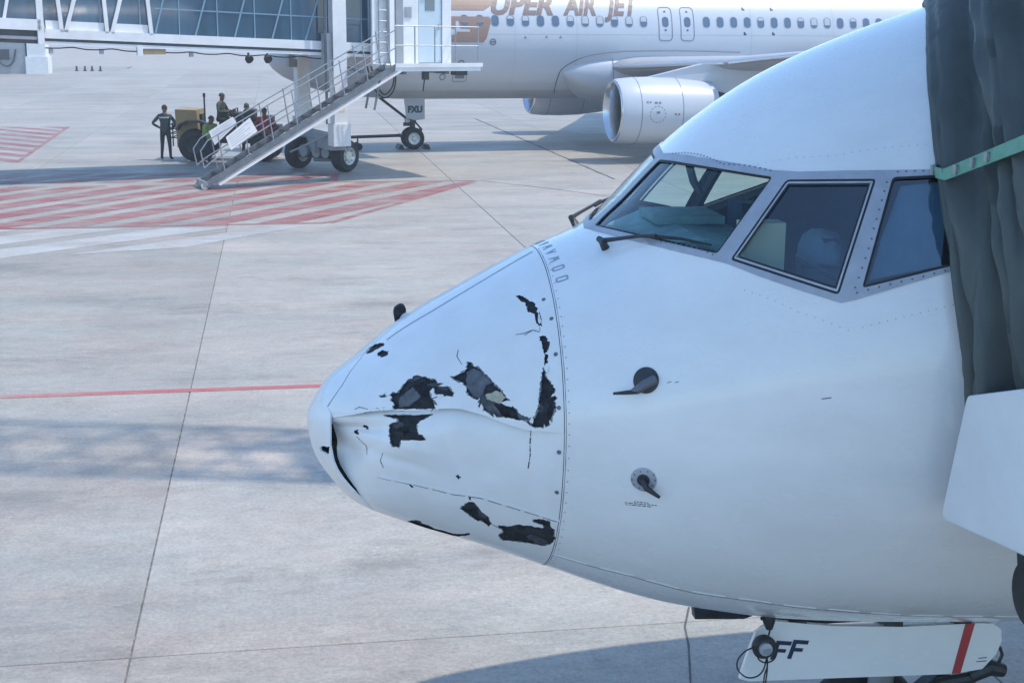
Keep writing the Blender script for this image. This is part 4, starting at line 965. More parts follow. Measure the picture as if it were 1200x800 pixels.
cb.tube(smooth_path([jl(x,Y_+.02,z) for x, z in ((2.388,1.262),(2.40,1.31),(2.395,1.345),(2.385,1.40))]), .005, 6)
cb.build('cable', M['rubber'], hs)
MB().tube([jl(2.385,-.56,1.43),jl(2.392,-.585,1.37),jl(2.395,-.585,1.325)], [.03,.034,.018], 10).bar(jl(2.345,-.585,1.385),jl(2.40,-.585,1.40),.014).build('clip', M['rubber'], hs, smooth=40)

# ------------------------------------------------------------------ the boarding bridge docked on the right
nb = thing('near_boarding_bridge', 'boarding bridge at the right edge with dark folded canopy, green strap and white panel', 'boarding bridge', (NX, NY, 0), NTH)
CAN = [(3.50,1.30),(3.36,1.50)] + [tuple(q) for q in FEAT['canopy'][:11]] + [(2.93,3.26),(2.97,3.45)]
cp_s = np.array([q[0] for q in CAN]); cp_p = np.array([q[1] for q in CAN])
cl_ = np.concatenate([[0], np.cumsum(np.hypot(np.diff(cp_s), np.diff(cp_p)*1.4))])
def canopy_pt(a, b, off=0., taut=False):
    """a: metres along the contact line from the crown down, b: metres outwards from the hull"""
    s = np.interp(a, cl_, cp_s); p = np.interp(a, cl_, cp_p)
    n = surf_n(s, p); q = surf(s, p)
    d = np.array([.10, n[1]*.55 - .75, n[2]*.62]); d /= np.linalg.norm(d)
    ph = .7*math.sin(a*1.6+.4) + .2*math.sin(a*4.3+1) + .9*math.sin(a*1.1)*b*1.5
    amp = min(1, .25+b*6)
    w = .046*math.sin(b*38 + ph) + .026*math.sin(b*71 - 1.7*ph + 1.3) + .010*abs(math.sin(b*52+ph)) + .010*math.sin(a*6+b*26+2*math.sin(a*2.3)) + .006*math.sin(a*17-b*60) + .004*math.sin(a*41+b*95+3*math.sin(a*7)) + .05*math.sin(b*13+.6*math.sin(a*1.7))
    if taut: w = .098
    return Vector(q + n*(.012) + d*b + np.array([-1, 0, 0])*(w*amp + off))
cm = MB(); NA, NB = 150, 90
for i in range(NA):
    for j in range(NB):
        cm.v.append(tuple(canopy_pt(cl_[-1]*i/(NA-1), 1.5*(j/(NB-1))**1.25)))
cm.f = [(i*NB+j, i*NB+j+1, (i+1)*NB+j+1, (i+1)*NB+j) for i in range(NA-1) for j in range(NB-1)]; cm.m = [0]*len(cm.f)
cm.build('canopy', M['canopy'], nb, smooth=80)
MB().tube([canopy_pt(a, .0, .0) for a in np.linspace(0, cl_[-1], 70)], .024, 8).build('canopy_edge', M['canopy'], nb, smooth=60)
# strap round the folds
sp = MB(); path = []
bs = np.linspace(.0, 1.3, 60)
for b in bs:
    zt = 3.815 + max(0, b-.20)*.31
    lo_, hi_ = 0., cl_[-1]
    for _ in range(30):
        mid = (lo_+hi_)/2
        if canopy_pt(mid, b, 0, True).z > zt: lo_ = mid
        else: hi_ = mid
    path.append((lo_, b))
rows = [[canopy_pt(a+k, b, .016, True) for a, b in path] for k in (-.023,.023)]
for i in range(len(path)-1):
    a, b, c, d = rows[0][i], rows[0][i+1], rows[1][i+1], rows[1][i]
    o_ = Vector((.012,.004,0))
    sp.add([a,b,c,d,a+o_,b+o_,c+o_,d+o_], [(0,1,2,3),(4,7,6,5),(0,4,5,1),(3,2,6,7)])
stp = sp.build('strap', M['strap'], nb, smooth=60)
for b in (.02,.30,.43,.56):
    i = int(np.argmin(abs(bs-b))); c = (rows[0][i]+rows[1][i])/2
    MB().tube([c+Vector((-.012,0,-.02)),c+Vector((-.012,0,.02))], .010, 8).box(tuple(c+Vector((-.010,-.012,-.015))), tuple(c+Vector((.0,.012,.015)))).build('buckle', M['steel'], stp)
# white bumper panel under the canopy
pn = [(-1.844,2.909),(-1.858,2.938),(-1.884,2.946),(-2.309,3.088),(-3.1,3.34),(-3.1,2.66),(-2.427,2.447),(-2.20,2.414),(-1.755,2.345),(-1.72,2.35),(-1.711,2.369)]
pm_ = MB().prism(pn, 2.75, 2.82, lambda y, z, w: (w, y, z)).build('bumper_panel', M['bridge_white'], nb)
bv = pm_.modifiers.new('bevel', 'BEVEL'); bv.width = .012; bv.segments = 2; bv.limit_method = 'ANGLE'
MB().lathe((2.87,-2.33,2.245), (1,0,0), [(-.02,.001),(-.02,.10),(-.03,.135),(.09,.135),(.09,.001)], 26).build('rubber_buffer', M['rubber'], nb, smooth=40)
shade_cab = MB()
shade_cab.box((2.95,-5.6,2.45),(6.9,-1.98,2.7)); shade_cab.box((2.95,-5.6,6.0),(6.9,-.3,9.0)); shade_cab.box((2.95,-5.6,2.7),(3.1,-3.3,5.9)); shade_cab.box((6.75,-5.6,2.7),(6.9,-1.98,5.9)); shade_cab.box((2.95,-5.75,2.45),(6.9,-5.6,9.0))  # roof block made over-tall, out of view, to keep the nose in shade
shade_cab.build('cab', M['bridge_grey'], nb)
MB().box((6.9,-5.2,2.5),(26,-2.3,6.3)).build('tunnel', M['bridge_white'], nb)
# ------------------------------------------------------------------ the airliner on the next stand
AX, AY, AT = -8.4, 48.0, R(15)
liner = thing('parked_airliner', 'white twin engine airliner with bronze titles parked on the stand behind', 'airliner', (AX, AY, 0), AT)
ZC, RW, RH = 3.80, 1.975, 2.07
sN = np.array([0,.05,.2,.5,1.0,1.7,2.4,3.2,4.2,5.5,24.,27.,30.,33.,36.,37.5])
tN = np.array([-.62,-.42,-.22,.05,.42,.95,1.45,1.78,1.98,2.07,2.07,2.07,2.06,2.0,1.85,1.6])
bN = np.array([-.62,-.85,-1.05,-1.28,-1.52,-1.74,-1.88,-1.98,-2.05,-2.07,-2.07,-1.7,-1.0,-.25,.55,1.15])
wN = np.array([0,.22,.46,.75,1.07,1.40,1.63,1.80,1.93,1.975,1.975,1.9,1.62,1.2,.65,.25])
def fus(s, a):
    t, b, w = np.interp(s, sN, tN), np.interp(s, sN, bN), np.interp(s, sN, wN)
    z = (t+b)/2 + (t-b)/2*math.sin(a)
    return (s, w*math.cos(a), ZC+z)
mb = MB(); na = 64
ss = list(np.linspace(0,1,8)**2) + list(np.linspace(1.2,5.5,16)) + list(np.linspace(6,24,37)) + list(np.linspace(25,37.5,16))
for s in ss:
    for k in range(na): mb.v.append(fus(s, 2*PI*k/na))
mb.f = [(i*na+k, i*na+(k+1)%na, (i+1)*na+(k+1)%na, (i+1)*na+k) for i in range(len(ss)-1) for k in range(na)]
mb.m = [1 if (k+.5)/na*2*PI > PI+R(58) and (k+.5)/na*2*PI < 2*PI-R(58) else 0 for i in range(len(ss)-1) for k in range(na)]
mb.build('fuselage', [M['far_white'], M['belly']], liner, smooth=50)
def flank(s, z, o=.0):
    """point on the port side of the tube at station s, height z"""
    v = max(-1, min(1, (z-ZC)/RH)); c = math.sqrt(1-v*v)
    n = Vector((0, -c/RW, v/RH)).normalized()
    return Vector((s, -RW*c, z)) + n*o
def decal(poly, m, name, parent, o0=.002, o1=.008, step=.12, rim=True):
    """flat print wrapped on the side of the tube: poly in (station, height)"""
    O = refine(poly, step)
    oa = np.array(O); lo, hi = oa.min(0), oa.max(0)
    gx = np.arange(lo[0]+step/2, hi[0], step); gy = np.arange(lo[1]+step/2, hi[1], step)
    G = np.array([(x, y) for y in gy for x in gx])
    pts = list(O); e = [(i, (i+1) % len(O)) for i in range(len(O))]
    if len(G):
        k = in_poly(G, O) & (edge_dist(G, O) > step*.35); pts += [tuple(q) for q in G[k]]
    r = delaunay_2d_cdt([Vector(p) for p in pts], e, [], 0, 1e-7)
    V = np.array([(v.x, v.y) for v in r[0]]); T = np.array([t for t in r[2] if len(t) == 3])
    T = T[in_poly(V[T].mean(1), O)]
    d = MB(); d.add([tuple(flank(x, z, o1)) for x, z in V], [tuple(int(i) for i in t) for t in T])
    n = len(O); d.add([tuple(flank(x, z, o1)) for x, z in O] + [tuple(flank(x, z, -.01)) for x, z in O], [(i, (i+1)%n, n+(i+1)%n, n+i) for i in range(n)])
    return d.build(name, m, parent)
def rrect(cx, cz, w, h_, r=.08, n=4):
    out = []
    for sx, sz, a0 in ((1,1,0),(-1,1,90),(-1,-1,180),(1,-1,270)):
        for k in range(n+1):
            a = R(a0 + 90*k/n); out.append((cx + sx*(w/2-r) + r*math.cos(a), cz + sz*(h_/2-r) + r*math.sin(a)))
    return out
def outline(poly, w, m, name, parent, o=.006):
    poly = refine(poly, .09)
    mb = MB(); n = len(poly); c = (sum(p[0] for p in poly)/n, sum(p[1] for p in poly)/n)
    P = [Vector(p) for p in poly]; I = []
    for i in range(n):
        d = (P[(i+1)%n]-P[i-1]).normalized(); nn = Vector((-d.y, d.x)); nn = nn if nn.dot(Vector(c)-P[i]) > 0 else -nn
        I.append(P[i]+nn*w)
    mb.add([tuple(flank(p.x, p.y, o)) for p in P] + [tuple(flank(p.x, p.y, o)) for p in I] + [tuple(flank(p.x, p.y, -.01)) for p in P],
           [(i, (i+1)%n, n+(i+1)%n, n+i) for i in range(n)] + [(i, 2*n+i, 2*n+(i+1)%n, (i+1)%n) for i in range(n)])
    return mb.build(name, m, parent)
WZ = 4.43
exits = [13.65, 14.47]
wst = [13.65-.81-.533*k for k in range(13)] + [14.47+.72+.52*k for k in range(18)]
rng0 = random.Random(8)
M['blind'] = mat('window_blind', (.42,.46,.50), .5)
for s in wst:
    w = decal(rrect(s, WZ, .255, .36, .11), M['pax_glass'], 'window', liner, step=.2)
    rg = outline(rrect(s, WZ, .30, .405, .13), .035, M['belly'], 'window_surround', w, .005)
    if rng0.random() < .38:
        hb = rng0.choice((.10,.16,.24))
        decal([(s-.105,WZ+.165-hb),(s+.105,WZ+.165-hb),(s+.105,WZ+.10),(s+.06,WZ+.165),(s-.06,WZ+.165),(s-.105,WZ+.10)], M['blind'], 'blind', w, o1=.011, step=.3)
for s in exits:
    ex = outline(rrect(s, WZ-.07, .52, 1.16, .14), .028, M['panel_line'], 'emergency_exit', liner, .006)
    decal(rrect(s, WZ, .235, .34, .1), M['pax_glass'], 'exit_window', ex, step=.2)
    decal([(s-.05,WZ+.33),(s+.05,WZ+.33),(s,WZ+.40)], M['navy'], 'exit_arrow', ex, step=.3)
    decal([(s-.03,WZ-.30),(s+.03,WZ-.30),(s+.03,WZ-.25),(s-.03,WZ-.25)], M['navy'], 'exit_handle', ex, step=.3)
# forward door on the port side, behind the boarding bridge cab
outline(rrect(5.03, 4.45, .83, 1.86, .18), .03, M['panel_line'], 'front_door', liner, .006)
# titles: wide italic capitals wrapped on the side
def text_mesh(txt, size, shear=.36, bold=.024, xs=1.35):
    cu = bpy.data.curves.new('t', 'FONT'); cu.body = txt; cu.size = size; cu.shear = shear; cu.offset = bold*1.7; cu.resolution_u = 3
    cu.fill_mode = 'FRONT'
    ob = bpy.data.objects.new('t', cu); COL.objects.link(ob)
    dg = bpy.context.evaluated_depsgraph_get(); dg.update()
    me = bpy.data.meshes.new_from_object(ob.evaluated_get(dg))
    bpy.data.objects.remove(ob); bpy.data.curves.remove(cu)
    bm = bmesh.new(); bm.from_mesh(me)
    bmesh.ops.remove_doubles(bm, verts=bm.verts, dist=1e-4)
    bmesh.ops.triangulate(bm, faces=bm.faces)
    bmesh.ops.subdivide_edges(bm, edges=[e for e in bm.edges if abs(e.verts[0].co.y-e.verts[1].co.y) > .15], cuts=2)
    bmesh.ops.triangulate(bm, faces=bm.faces)
    V = [(v.co.x*xs, v.co.y) for v in bm.verts]; F = [tuple(v.index for v in f.verts) for f in bm.faces]
    bm.free(); bpy.data.meshes.remove(me)
    return V, F
def title(txt, s0, s1, z0, size, m, xs=1.35):
    V, F = text_mesh(txt, size, xs=xs)
    x0, x1 = min(v[0] for v in V), max(v[0] for v in V); k = (s1-s0)/(x1-x0)
    mb = MB(); mb.add([tuple(flank(s0+(x-x0)*k, z0+y, .009)) for x, y in V], F)
    return mb.build('title_word', m, liner)
for wd, a, b in (('UPER',7.40,9.62),('AIR',9.93,11.15),('JET',11.42,12.78)): title(wd, a, b, 4.655, .92, M['title'])
# the big initial: two swept blocks with a pale aeroplane-shaped notch
em = bpy.data.objects.new('emblem', None); COL.objects.link(em); em.parent = liner
decal([(5.7,4.76),(7.15,4.76),(7.45,4.95),(7.75,5.32),(5.7,5.32)], M['tan'], 'upper_stroke', em)
decal([(5.7,4.56),(7.30,4.56),(7.38,4.45),(7.20,3.85),(7.08,3.71),(5.7,3.71),(5.7,3.95),(6.05,3.95),(6.18,4.02),(6.16,4.06),(6.64,4.06),(6.64,4.16),(6.30,4.17),(6.25,4.42),(6.15,4.42),(6.12,4.17),(5.7,4.17)], M['tan'], 'lower_stroke', em)
rg = [(7.42+.115*math.cos(2*PI*k/20), 3.73+.115*math.sin(2*PI*k/20)) for k in range(20)]
outline(rg, .04, M['panel_line'], 'port_symbol', liner); decal([(7.36,3.70),(7.48,3.70),(7.48,3.76),(7.36,3.76)], M['panel_line'], 'port_symbol', liner, step=.3)
# hatches, markings, probes on the lower side
for s, z, w, h_ in ((6.35,2.58,.50,.38),):
    hp = outline(rrect(s, z, w, h_, .05), .02, M['panel_line'], 'hatch', liner); decal(rrect(s, z-.02, .34, .12, .05), M['panel_line'], 'vent', hp, step=.2)
for s, z in ((6.35,3.02),(5.75,2.55)):
    outline([(s+.11*math.cos(2*PI*k/16), z+.11*math.sin(2*PI*k/16)) for k in range(16)], .035, M['panel_line'], 'port_symbol', liner)
for s, z in ((8.5,3.86),(9.25,3.88),(9.75,3.87)):
    decal([(s,z),(s+.10,z),(s+.06,z+.07)], M['panel_line'], 'static_port', liner, step=.3)
for s, a, b in ((9.55,1.6,3.35),):
    pass
rng_ = random.Random(2)
seam = MB()
for z in (3.98, 2.35):
    for i in range(70):
        s = 6.0+i*.3; p, q = flank(s, z, .003), flank(s+.3, z, .003)
        seam.add([p, q, q+Vector((0,0,.012)), p+Vector((0,0,.012))], [(0,1,2,3)])
for s in (8.2, 10.4, 16.9, 20.1):
    for i in range(24):
        z = 2.0+i*.13; p, q = flank(s, z, .003), flank(s, z+.13, .003)
        seam.add([p, p+Vector((.012,0,0)), q+Vector((.012,0,0)), q], [(0,1,2,3)])
seam.build('skin_seam', M['belly'], liner)
for s, z, w in ((16.6,4.85,.10),(17.7,4.85,.10),(16.6,4.0,.10),(17.7,4.0,.10)):
    decal([(s,z),(s+w,z),(s+w,z+.05),(s+.05,z+.05),(s+.05,z+.1),(s,z+.1)], M['navy'], 'rescue_corner', liner, step=.3)
# wing fairing
ff = MB(); n1, n2 = 40, 40
for i in range(n1):
    t = i/(n1-1); s = 9.9+13.5*t; e = min(1, math.sqrt(max(0, 1-(1-min(t/.17,1))**2))) * (1 if t < .75 else max(.05, 1-((t-.75)/.25)**2))
    for k in range(n2):
        a = 2*PI*k/n2; ca, sa = math.cos(a), math.sin(a)
        y = (2.06*abs(ca)**.75*math.copysign(1, ca))*(.76+.24*e); z = 2.72 + (.80 if sa > 0 else 1.12)*abs(sa)**.8*math.copysign(1, sa)*e
        ff.v.append((s, y, z))
ff.f = [(i*n2+k, i*n2+(k+1)%n2, (i+1)*n2+(k+1)%n2, (i+1)*n2+k) for i in range(n1-1) for k in range(n2)]
ff.f += [tuple(range(n2)), tuple((n1-1)*n2+k for k in range(n2))]; ff.m = [0]*len(ff.f)
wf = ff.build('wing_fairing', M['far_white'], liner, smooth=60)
def smooth_path2(P, n=6):
    out = []
    for i in range(len(P)-1):
        a, b, c, d = P[max(i-1,0)], P[i], P[i+1], P[min(i+2,len(P)-1)]
        for k in range(n):
            t = k/n; out.append(tuple(.5*((2*b[j])+(c[j]-a[j])*t+(2*a[j]-5*b[j]+4*c[j]-d[j])*t*t+(3*b[j]-a[j]-3*c[j]+d[j])*t**3) for j in (0, 1)))
    return out+[P[-1]]
fl_ = MB()
def fair(t, a, o=.035):
    s = 9.9+13.5*t; e = min(1, math.sqrt(max(0, 1-(1-min(t/.17,1))**2)))
    ca, sa = math.cos(a), math.sin(a)
    return Vector((s, (2.06*abs(ca)**.75*math.copysign(1, ca))*(.76+.24*e) - o, 2.72+(.80 if sa > 0 else 1.12)*abs(sa)**.8*math.copysign(1, sa)*e))
for t0 in (.135, .235):
    pts = [fair(t0, PI - R(x)) for x in range(-35, 84, 7)]
    fl_.tube(pts, .010, 4)
pts = [fair(t, PI-R(72), .03)+Vector((0,0,.02)) for t in np.linspace(.012,.7,50)]
fl_.tube(pts, .016, 4)
pts = [flank(s, z, .012) for s, z in smooth_path2([(9.93,1.95),(9.86,2.12),(9.85,2.54),(9.99,2.86),(10.6,3.2),(11.45,3.38),(12.75,3.44),(14.5,3.45),(16.5,3.40)])]
fl_.tube(pts, .018, 4)
fl_.build('fairing_seam', M['panel_line'], wf)
# wings
def wing(sg):
    st = [(1.7,11.5,6.4,2.86,.13),(2.3,11.85,6.0,2.90,.13),(6.4,14.1,3.9,3.18,.125),(11.5,16.75,2.6,3.76,.115),(16.6,19.4,1.55,4.55,.10)]
    mb = MB(); NP = 24
    for y, le, c, z, th in st:
        for k in range(NP):
            a = 2*PI*k/NP; x = (1-math.cos(a))/2 if k <= NP/2 else (1-math.cos(a))/2
            yt = th*2.6*(.2969*math.sqrt(max(x,0)) - .126*x - .3516*x*x + .2843*x**3 - .1015*x**4)*2
            zz = yt*(1.05 if a < PI else -.85)
            mb.v.append((le+x*c, sg*y, z + zz*c*.95 - x*c*.03))
    for i in range(len(st)-1):
        for k in range(NP): mb.f.append((i*NP+k, i*NP+(k+1)%NP, (i+1)*NP+(k+1)%NP, (i+1)*NP+k))
    mb.f.append(tuple((len(st)-1)*NP+k for k in range(NP))); mb.m = [0]*len(mb.f)
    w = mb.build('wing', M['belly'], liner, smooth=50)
    sl = MB()
    for (a, b) in ((.02,.98),):
        for i in range(1, len(st)-1):
            (y0,l0,c0,z0,_),(y1,l1,c1,z1,_2) = st[i], st[i+1]
            p, q = Vector((l0-.04, sg*y0, z0)), Vector((l1-.04, sg*y1, z1))
            sl.tube([lerp(p,q,.02), lerp(p,q,.98)], .075, 10)
    sl.build('slat', M['silver'], w, smooth=60)
    tf = MB()
    for y in (4.4, 8.3, 11.4):
        i = 1 if y < 6.4 else 2
        y0,l0,c0,z0,_ = st[i]; y1,l1,c1,z1,_ = st[i+1]; t = (y-y0)/(y1-y0)
        le, c, z = lerp(l0,l1,t), lerp(c0,c1,t), lerp(z0,z1,t)
        tf.lathe((le+c*.55, sg*y, z-.30), (1,0,-.03), [(0,.01),(.3,.14),(.9,.2),(1.6,.17),(2.4,.05),(2.6,.01)], 12)
    tf.build('flap_track_fairing', M['belly'], w, smooth=60)
    return w
wing(-1); wing(1)
def engine(sg):
    e = bpy.data.objects.new('engine', None); COL.objects.link(e); e.parent = liner
    c = (10.45, sg*5.75, 1.63) if sg < 0 else (10.85, 5.75, 1.80)
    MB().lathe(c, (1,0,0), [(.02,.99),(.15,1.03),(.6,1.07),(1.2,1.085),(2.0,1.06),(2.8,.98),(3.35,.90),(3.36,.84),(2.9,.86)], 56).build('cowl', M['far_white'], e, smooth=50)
    MB().lathe(c, (1,0,0), [(.45,.80),(.2,.82),(.05,.865),(-.03,.915),(-.02,.96),(.03,.992),(.12,1.018)], 56).build('inlet_lip', M['lip'], e, smooth=60)
    MB().lathe(c, (1,0,0), [(.44,.80),(.9,.83),(1.1,.85)], 48).build('inlet_duct', M['inlet'], e, smooth=60)
    MB().lathe(c, (1,0,0), [(.55,.001),(.62,.10),(.85,.24),(1.02,.27)], 24).build('spinner', M['dark_metal'], e, smooth=60)
    fb = MB()
    for k in range(28):
        a = 2*PI*k/28
        for r0, r1 in ((.25,.84),):
            u0 = Vector((0, math.cos(a), math.sin(a))); t = Vector((0, -math.sin(a), math.cos(a)))
            o = Vector(c)+Vector((1.0,0,0))
            fb.add([o+u0*r0-t*.03-Vector((.05,0,0)), o+u0*r0+t*.03+Vector((.05,0,0)), o+u0*r1+t*.085+Vector((.03,0,0)), o+u0*r1-t*.085-Vector((.06,0,0))], [(0,1,2,3)])
    fb.lathe(Vector(c)+Vector((1.12,0,0)), (1,0,0), [(0,.001),(0,.85)], 40)
    fb.build('fan', M['fan'], e)
    MB().lathe(c, (1,0,0), [(3.0,.70),(3.6,.62),(4.5,.44),(4.52,.36),(4.2,.34)], 36).lathe(c, (1,0,0), [(4.2,.3),(4.9,.16),(5.2,.01)], 24).build('core_nozzle', M['dark_metal'], e, smooth=50)
    py = MB()
    py.add([(c[0]+.7,c[1]-.05,2.66),(c[0]+5.6,c[1]-.20,2.72),(c[0]+4.8,c[1]-.18,2.0),(c[0]+2.2,c[1]-.18,2.35),(c[0]+.7,c[1]+.05,2.66),(c[0]+5.6,c[1]+.20,2.72),(c[0]+4.8,c[1]+.18,2.0),(c[0]+2.2,c[1]+.18,2.35)],
           [(0,1,2,3),(4,7,6,5),(0,4,5,1),(1,5,6,2),(2,6,7,3),(3,7,4,0)])
    py.add([(c[0]+.9,c[1]-.13,2.64),(c[0]+3.0,c[1]-.2,3.12),(c[0]+5.5,c[1]-.2,3.05),(c[0]+5.5,c[1]-.2,2.5),(c[0]+.9,c[1]+.13,2.64),(c[0]+3.0,c[1]+.2,3.12),(c[0]+5.5,c[1]+.2,3.05),(c[0]+5.5,c[1]+.2,2.5)],
           [(0,3,2,1),(4,5,6,7),(0,1,5,4),(1,2,6,5),(2,3,7,6),(3,0,4,7)])
    py.build('pylon', M['far_white'], e)
    ln = MB()
    for x, r in ((.62,1.073),(2.02,1.061)):
        ln.lathe(c, (1,0,0), [(x,r+.003),(x+.02,r+.003)], 56)
    ln.build('cowl_seam', M['panel_line'], e)
    dc = MB()
    def cw(x, a, o=.006):
        r = float(np.interp(x, [.15,.6,1.2,2.,2.8], [1.03,1.07,1.085,1.06,.98]))+o
        return Vector((c[0]+x, c[1]-r*math.cos(a), c[2]+r*math.sin(a)))
    for k in range(14):
        a0, a1 = 2*PI*k/14, 2*PI*(k+.55)/14
        p = [cw(1.15+.27*math.cos(a), -.05+.25*math.sin(a)) for a in (a0, a1)]; q = [cw(1.15+.25*math.cos(a), -.05+.23*math.sin(a)) for a in (a0, a1)]
        dc.add([p[0],p[1],q[1],q[0]], [(0,1,2,3)])
    for x, z, l in ((.78,.28,.06),(.88,.28,.05),(1.04,.26,.10),(1.18,.26,.08),(1.1,-.02,.12),(1.72,-.08,.07),(1.84,-.08,.06)):
        dc.add([cw(x,z),cw(x+l,z),cw(x+l,z+.06),cw(x,z+.06)], [(0,1,2,3)])
    dc.build('cowl_print', M['panel_line'], e)
engine(-1); engine(1)
# nose gear
ag = bpy.data.objects.new('nose_gear', None); COL.objects.link(ag); ag.parent = liner
gx = 5.0
MB().tube([(gx,0,2.1),(gx,0,.75)], .10, 14).tube([(gx,0,.8),(gx,0,.38)], .065, 12).box((gx-.10,-.19,.93),(gx+.10,.19,1.10)).bar((gx-.32,0,.86),(gx+.02,0,.86),.12).bar((gx,0,.66),(gx+.34,0,.66),.09).bar((gx+.34,0,.66),(gx+.06,0,.98),.06).build('strut', M['dark_metal'], ag, smooth=35)
MB().tube([(gx-1.3,0,1.90),(gx-.1,0,.98)], .05, 10).build('drag_brace', M['dark_metal'], ag)
for sx in (-.16, .16): MB().lathe((gx-.20, sx, 1.0), (-1,0,-.1), [(-.08,.05),(.0,.085),(.05,.09),(.05,.001)], 14).build('taxi_light', M['hub'], ag)
for y in (-.24, .24):
    wh = MB().lathe((gx, y, .38), (0,1,0), [(-.09,.20),(-.10,.28),(-.085,.34),(-.05,.372),(0,.38),(.05,.372),(.085,.34),(.10,.28),(.09,.20)], 40).build('wheel', M['tyre'], ag, smooth=40)
    MB().lathe((gx, y, .38), (0,1,0), [(-.10,.001),(-.10,.06),(-.06,.09),(-.06,.15),(-.095,.21),(.095,.21),(.06,.15),(.06,.09),(.10,.06),(.10,.001)], 30).build('rim', M['hub'], wh, smooth=40)
MB().tube([(gx,-.26,.38),(gx,.26,.38)], .05, 10).build('axle', M['steel'], ag)
gdo = MB().prism([(gx-.38,1.85),(gx+.36,1.85),(gx+.36,1.06),(gx+.05,1.02),(gx-.30,1.10)], -.43, -.40, lambda x, z, w: (x, w, z)).build('gear_door', M['belly'], ag)
V, F = text_mesh('FXU', .30, shear=0, bold=.012, xs=1)
x0, x1 = min(v[0] for v in V), max(v[0] for v in V)
MB().add([(gx-.24+(x-x0)*.52/(x1-x0), -.4345, 1.30+y) for x, y in V], F).build('door_letters', M['navy'], ag)
for sg in (-1, 1):   # main gear
    mg = bpy.data.objects.new('main_gear', None); COL.objects.link(mg); mg.parent = liner
    MB().tube([(17.7,sg*3.8,2.5),(17.7,sg*3.8,.58)], .13, 14).build('strut', M['steel'], mg)
    for dy in (-.42,.42):
        MB().lathe((17.7,sg*3.8+dy,.58),(0,1,0),[(-.19,.001),(-.19,.3),(-.2,.48),(-.14,.56),(0,.58),(.14,.56),(.2,.48),(.19,.3),(.19,.001)],36).build('wheel', M['tyre'], mg, smooth=40)
# tail
MB().prism([(29.2,5.4),(33.6,11.6),(35.6,11.6),(35.3,5.2)], -.14, .14, lambda x, z, w: (x, w, z)).build('fin', M['tan'], liner)
for sg in (-1,1):
    MB().add([(32.2,sg*.4,4.6),(35.5,sg*.4,4.6),(36.6,sg*6.2,5.2),(35.3,sg*6.2,5.2),(32.2,sg*.4,4.78),(35.5,sg*.4,4.70),(36.6,sg*6.2,5.24),(35.3,sg*6.2,5.26)],[(0,1,2,3),(4,7,6,5),(0,4,5,1),(1,5,6,2),(2,6,7,3),(3,7,4,0)]).build('tailplane', M['far_white'], liner)
# things at its nose wheel
def lw(x, y, z=0):
    c, s_ = math.cos(AT), math.sin(AT); return (AX+x*c-y*s_, AY+x*s_+y*c, z)
for k, (dx, lb) in enumerate(((-.46,'black wheel chock in front of the far nose wheel'),(.47,'black wheel chock behind the far nose wheel'))):
    ch = MB().prism([(-.11,0),(.11,0),(.05,.16),(-.05,.16)], -.34, .34, lambda x, z, w: (x, w, z)).build('wheel_chock', M['rubber'])
    ch.location = lw(gx+dx, 0); ch.rotation_euler = (0,0,AT); tag(ch, lb, 'wheel chock', 'chocks at the far nose wheel')
tbp = lw(gx-.45, 0, .45)
tbar = thing('tow_bar', 'dark tow bar reaching from the far nose gear towards the bridge wheels', 'tow bar', (tbp[0], tbp[1], 0), AT)
MB().tube([(0,0,.47),(-2.0,-.02,.43)], .055, 10).tube([(-2.0,-.02,.43),(-2.6,-.02,.40)], .09, 10).build('bar', M['dark_metal'], tbar)
MB().bar((.02,-.20,.47),(.02,.20,.47),.14,.10).build('tow_head', M['dark_metal'], tbar)
for y in (-.3,.3): MB().lathe((-1.5,y,.12),(0,1,0),[(-.05,.001),(-.05,.12),(.05,.12),(.05,.001)],16).build('wheel', M['tyre'], tbar)
MB().bar((-1.5,-.3,.12),(-1.5,.3,.12),.04).bar((-1.5,0,.12),(-1.5,0,.43),.05).build('axle', M['dark_metal'], tbar)

# ------------------------------------------------------------------ the boarding bridge serving it
BX, BY, BT = -5.8, 42.05, R(26)
br = thing('far_boarding_bridge', 'white boarding bridge with blue glass tunnel and wheeled column at the far airliner', 'boarding bridge', (BX, BY, 0), BT)
SL = -.041
def zb(x): return 3.41 + SL*x              # underside of the inner tunnel
YN, YF = -1.5, 1.5
def slope_box(mb, x0, x1, y0, y1, a, b, f=zb):
    mb.add([(x0,y0,f(x0)+a),(x1,y0,f(x1)+a),(x1,y1,f(x1)+a),(x0,y1,f(x0)+a),(x0,y0,f(x0)+b),(x1,y0,f(x1)+b),(x1,y1,f(x1)+b),(x0,y1,f(x0)+b)],
           [(0,3,2,1),(4,5,6,7),(0,1,5,4),(1,2,6,5),(2,3,7,6),(3,0,4,7)]); return mb
XI, XE = -8.1, 1.2
for y in (YN, YF):
    d = -1 if y < 0 else 1
    slope_box(MB(), XI, XE, y, y+d*.10, .16, .40).build('side_beam', M['bridge_white'], br)
    slope_box(MB(), XI, XE, y, y+d*.07, .0, .085).build('lower_rail', M['bridge_white'], br)
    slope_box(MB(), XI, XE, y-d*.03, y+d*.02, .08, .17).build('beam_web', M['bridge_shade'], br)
    slope_box(MB(), XI, XE, y-d*.05, y-d*.01, .40, 2.75).build('tunnel_glass', M['bridge_glass'], br)
    slope_box(MB(), XI, XE, y-d*.06, y+d*.06, 2.75, 3.1).build('top_beam', M['bridge_white'], br)
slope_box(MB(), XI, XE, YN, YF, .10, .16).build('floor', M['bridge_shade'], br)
slope_box(MB(), XI, XE, YN-.1, YF+.1, 3.1, 3.25).build('roof', M['bridge_white'], br)
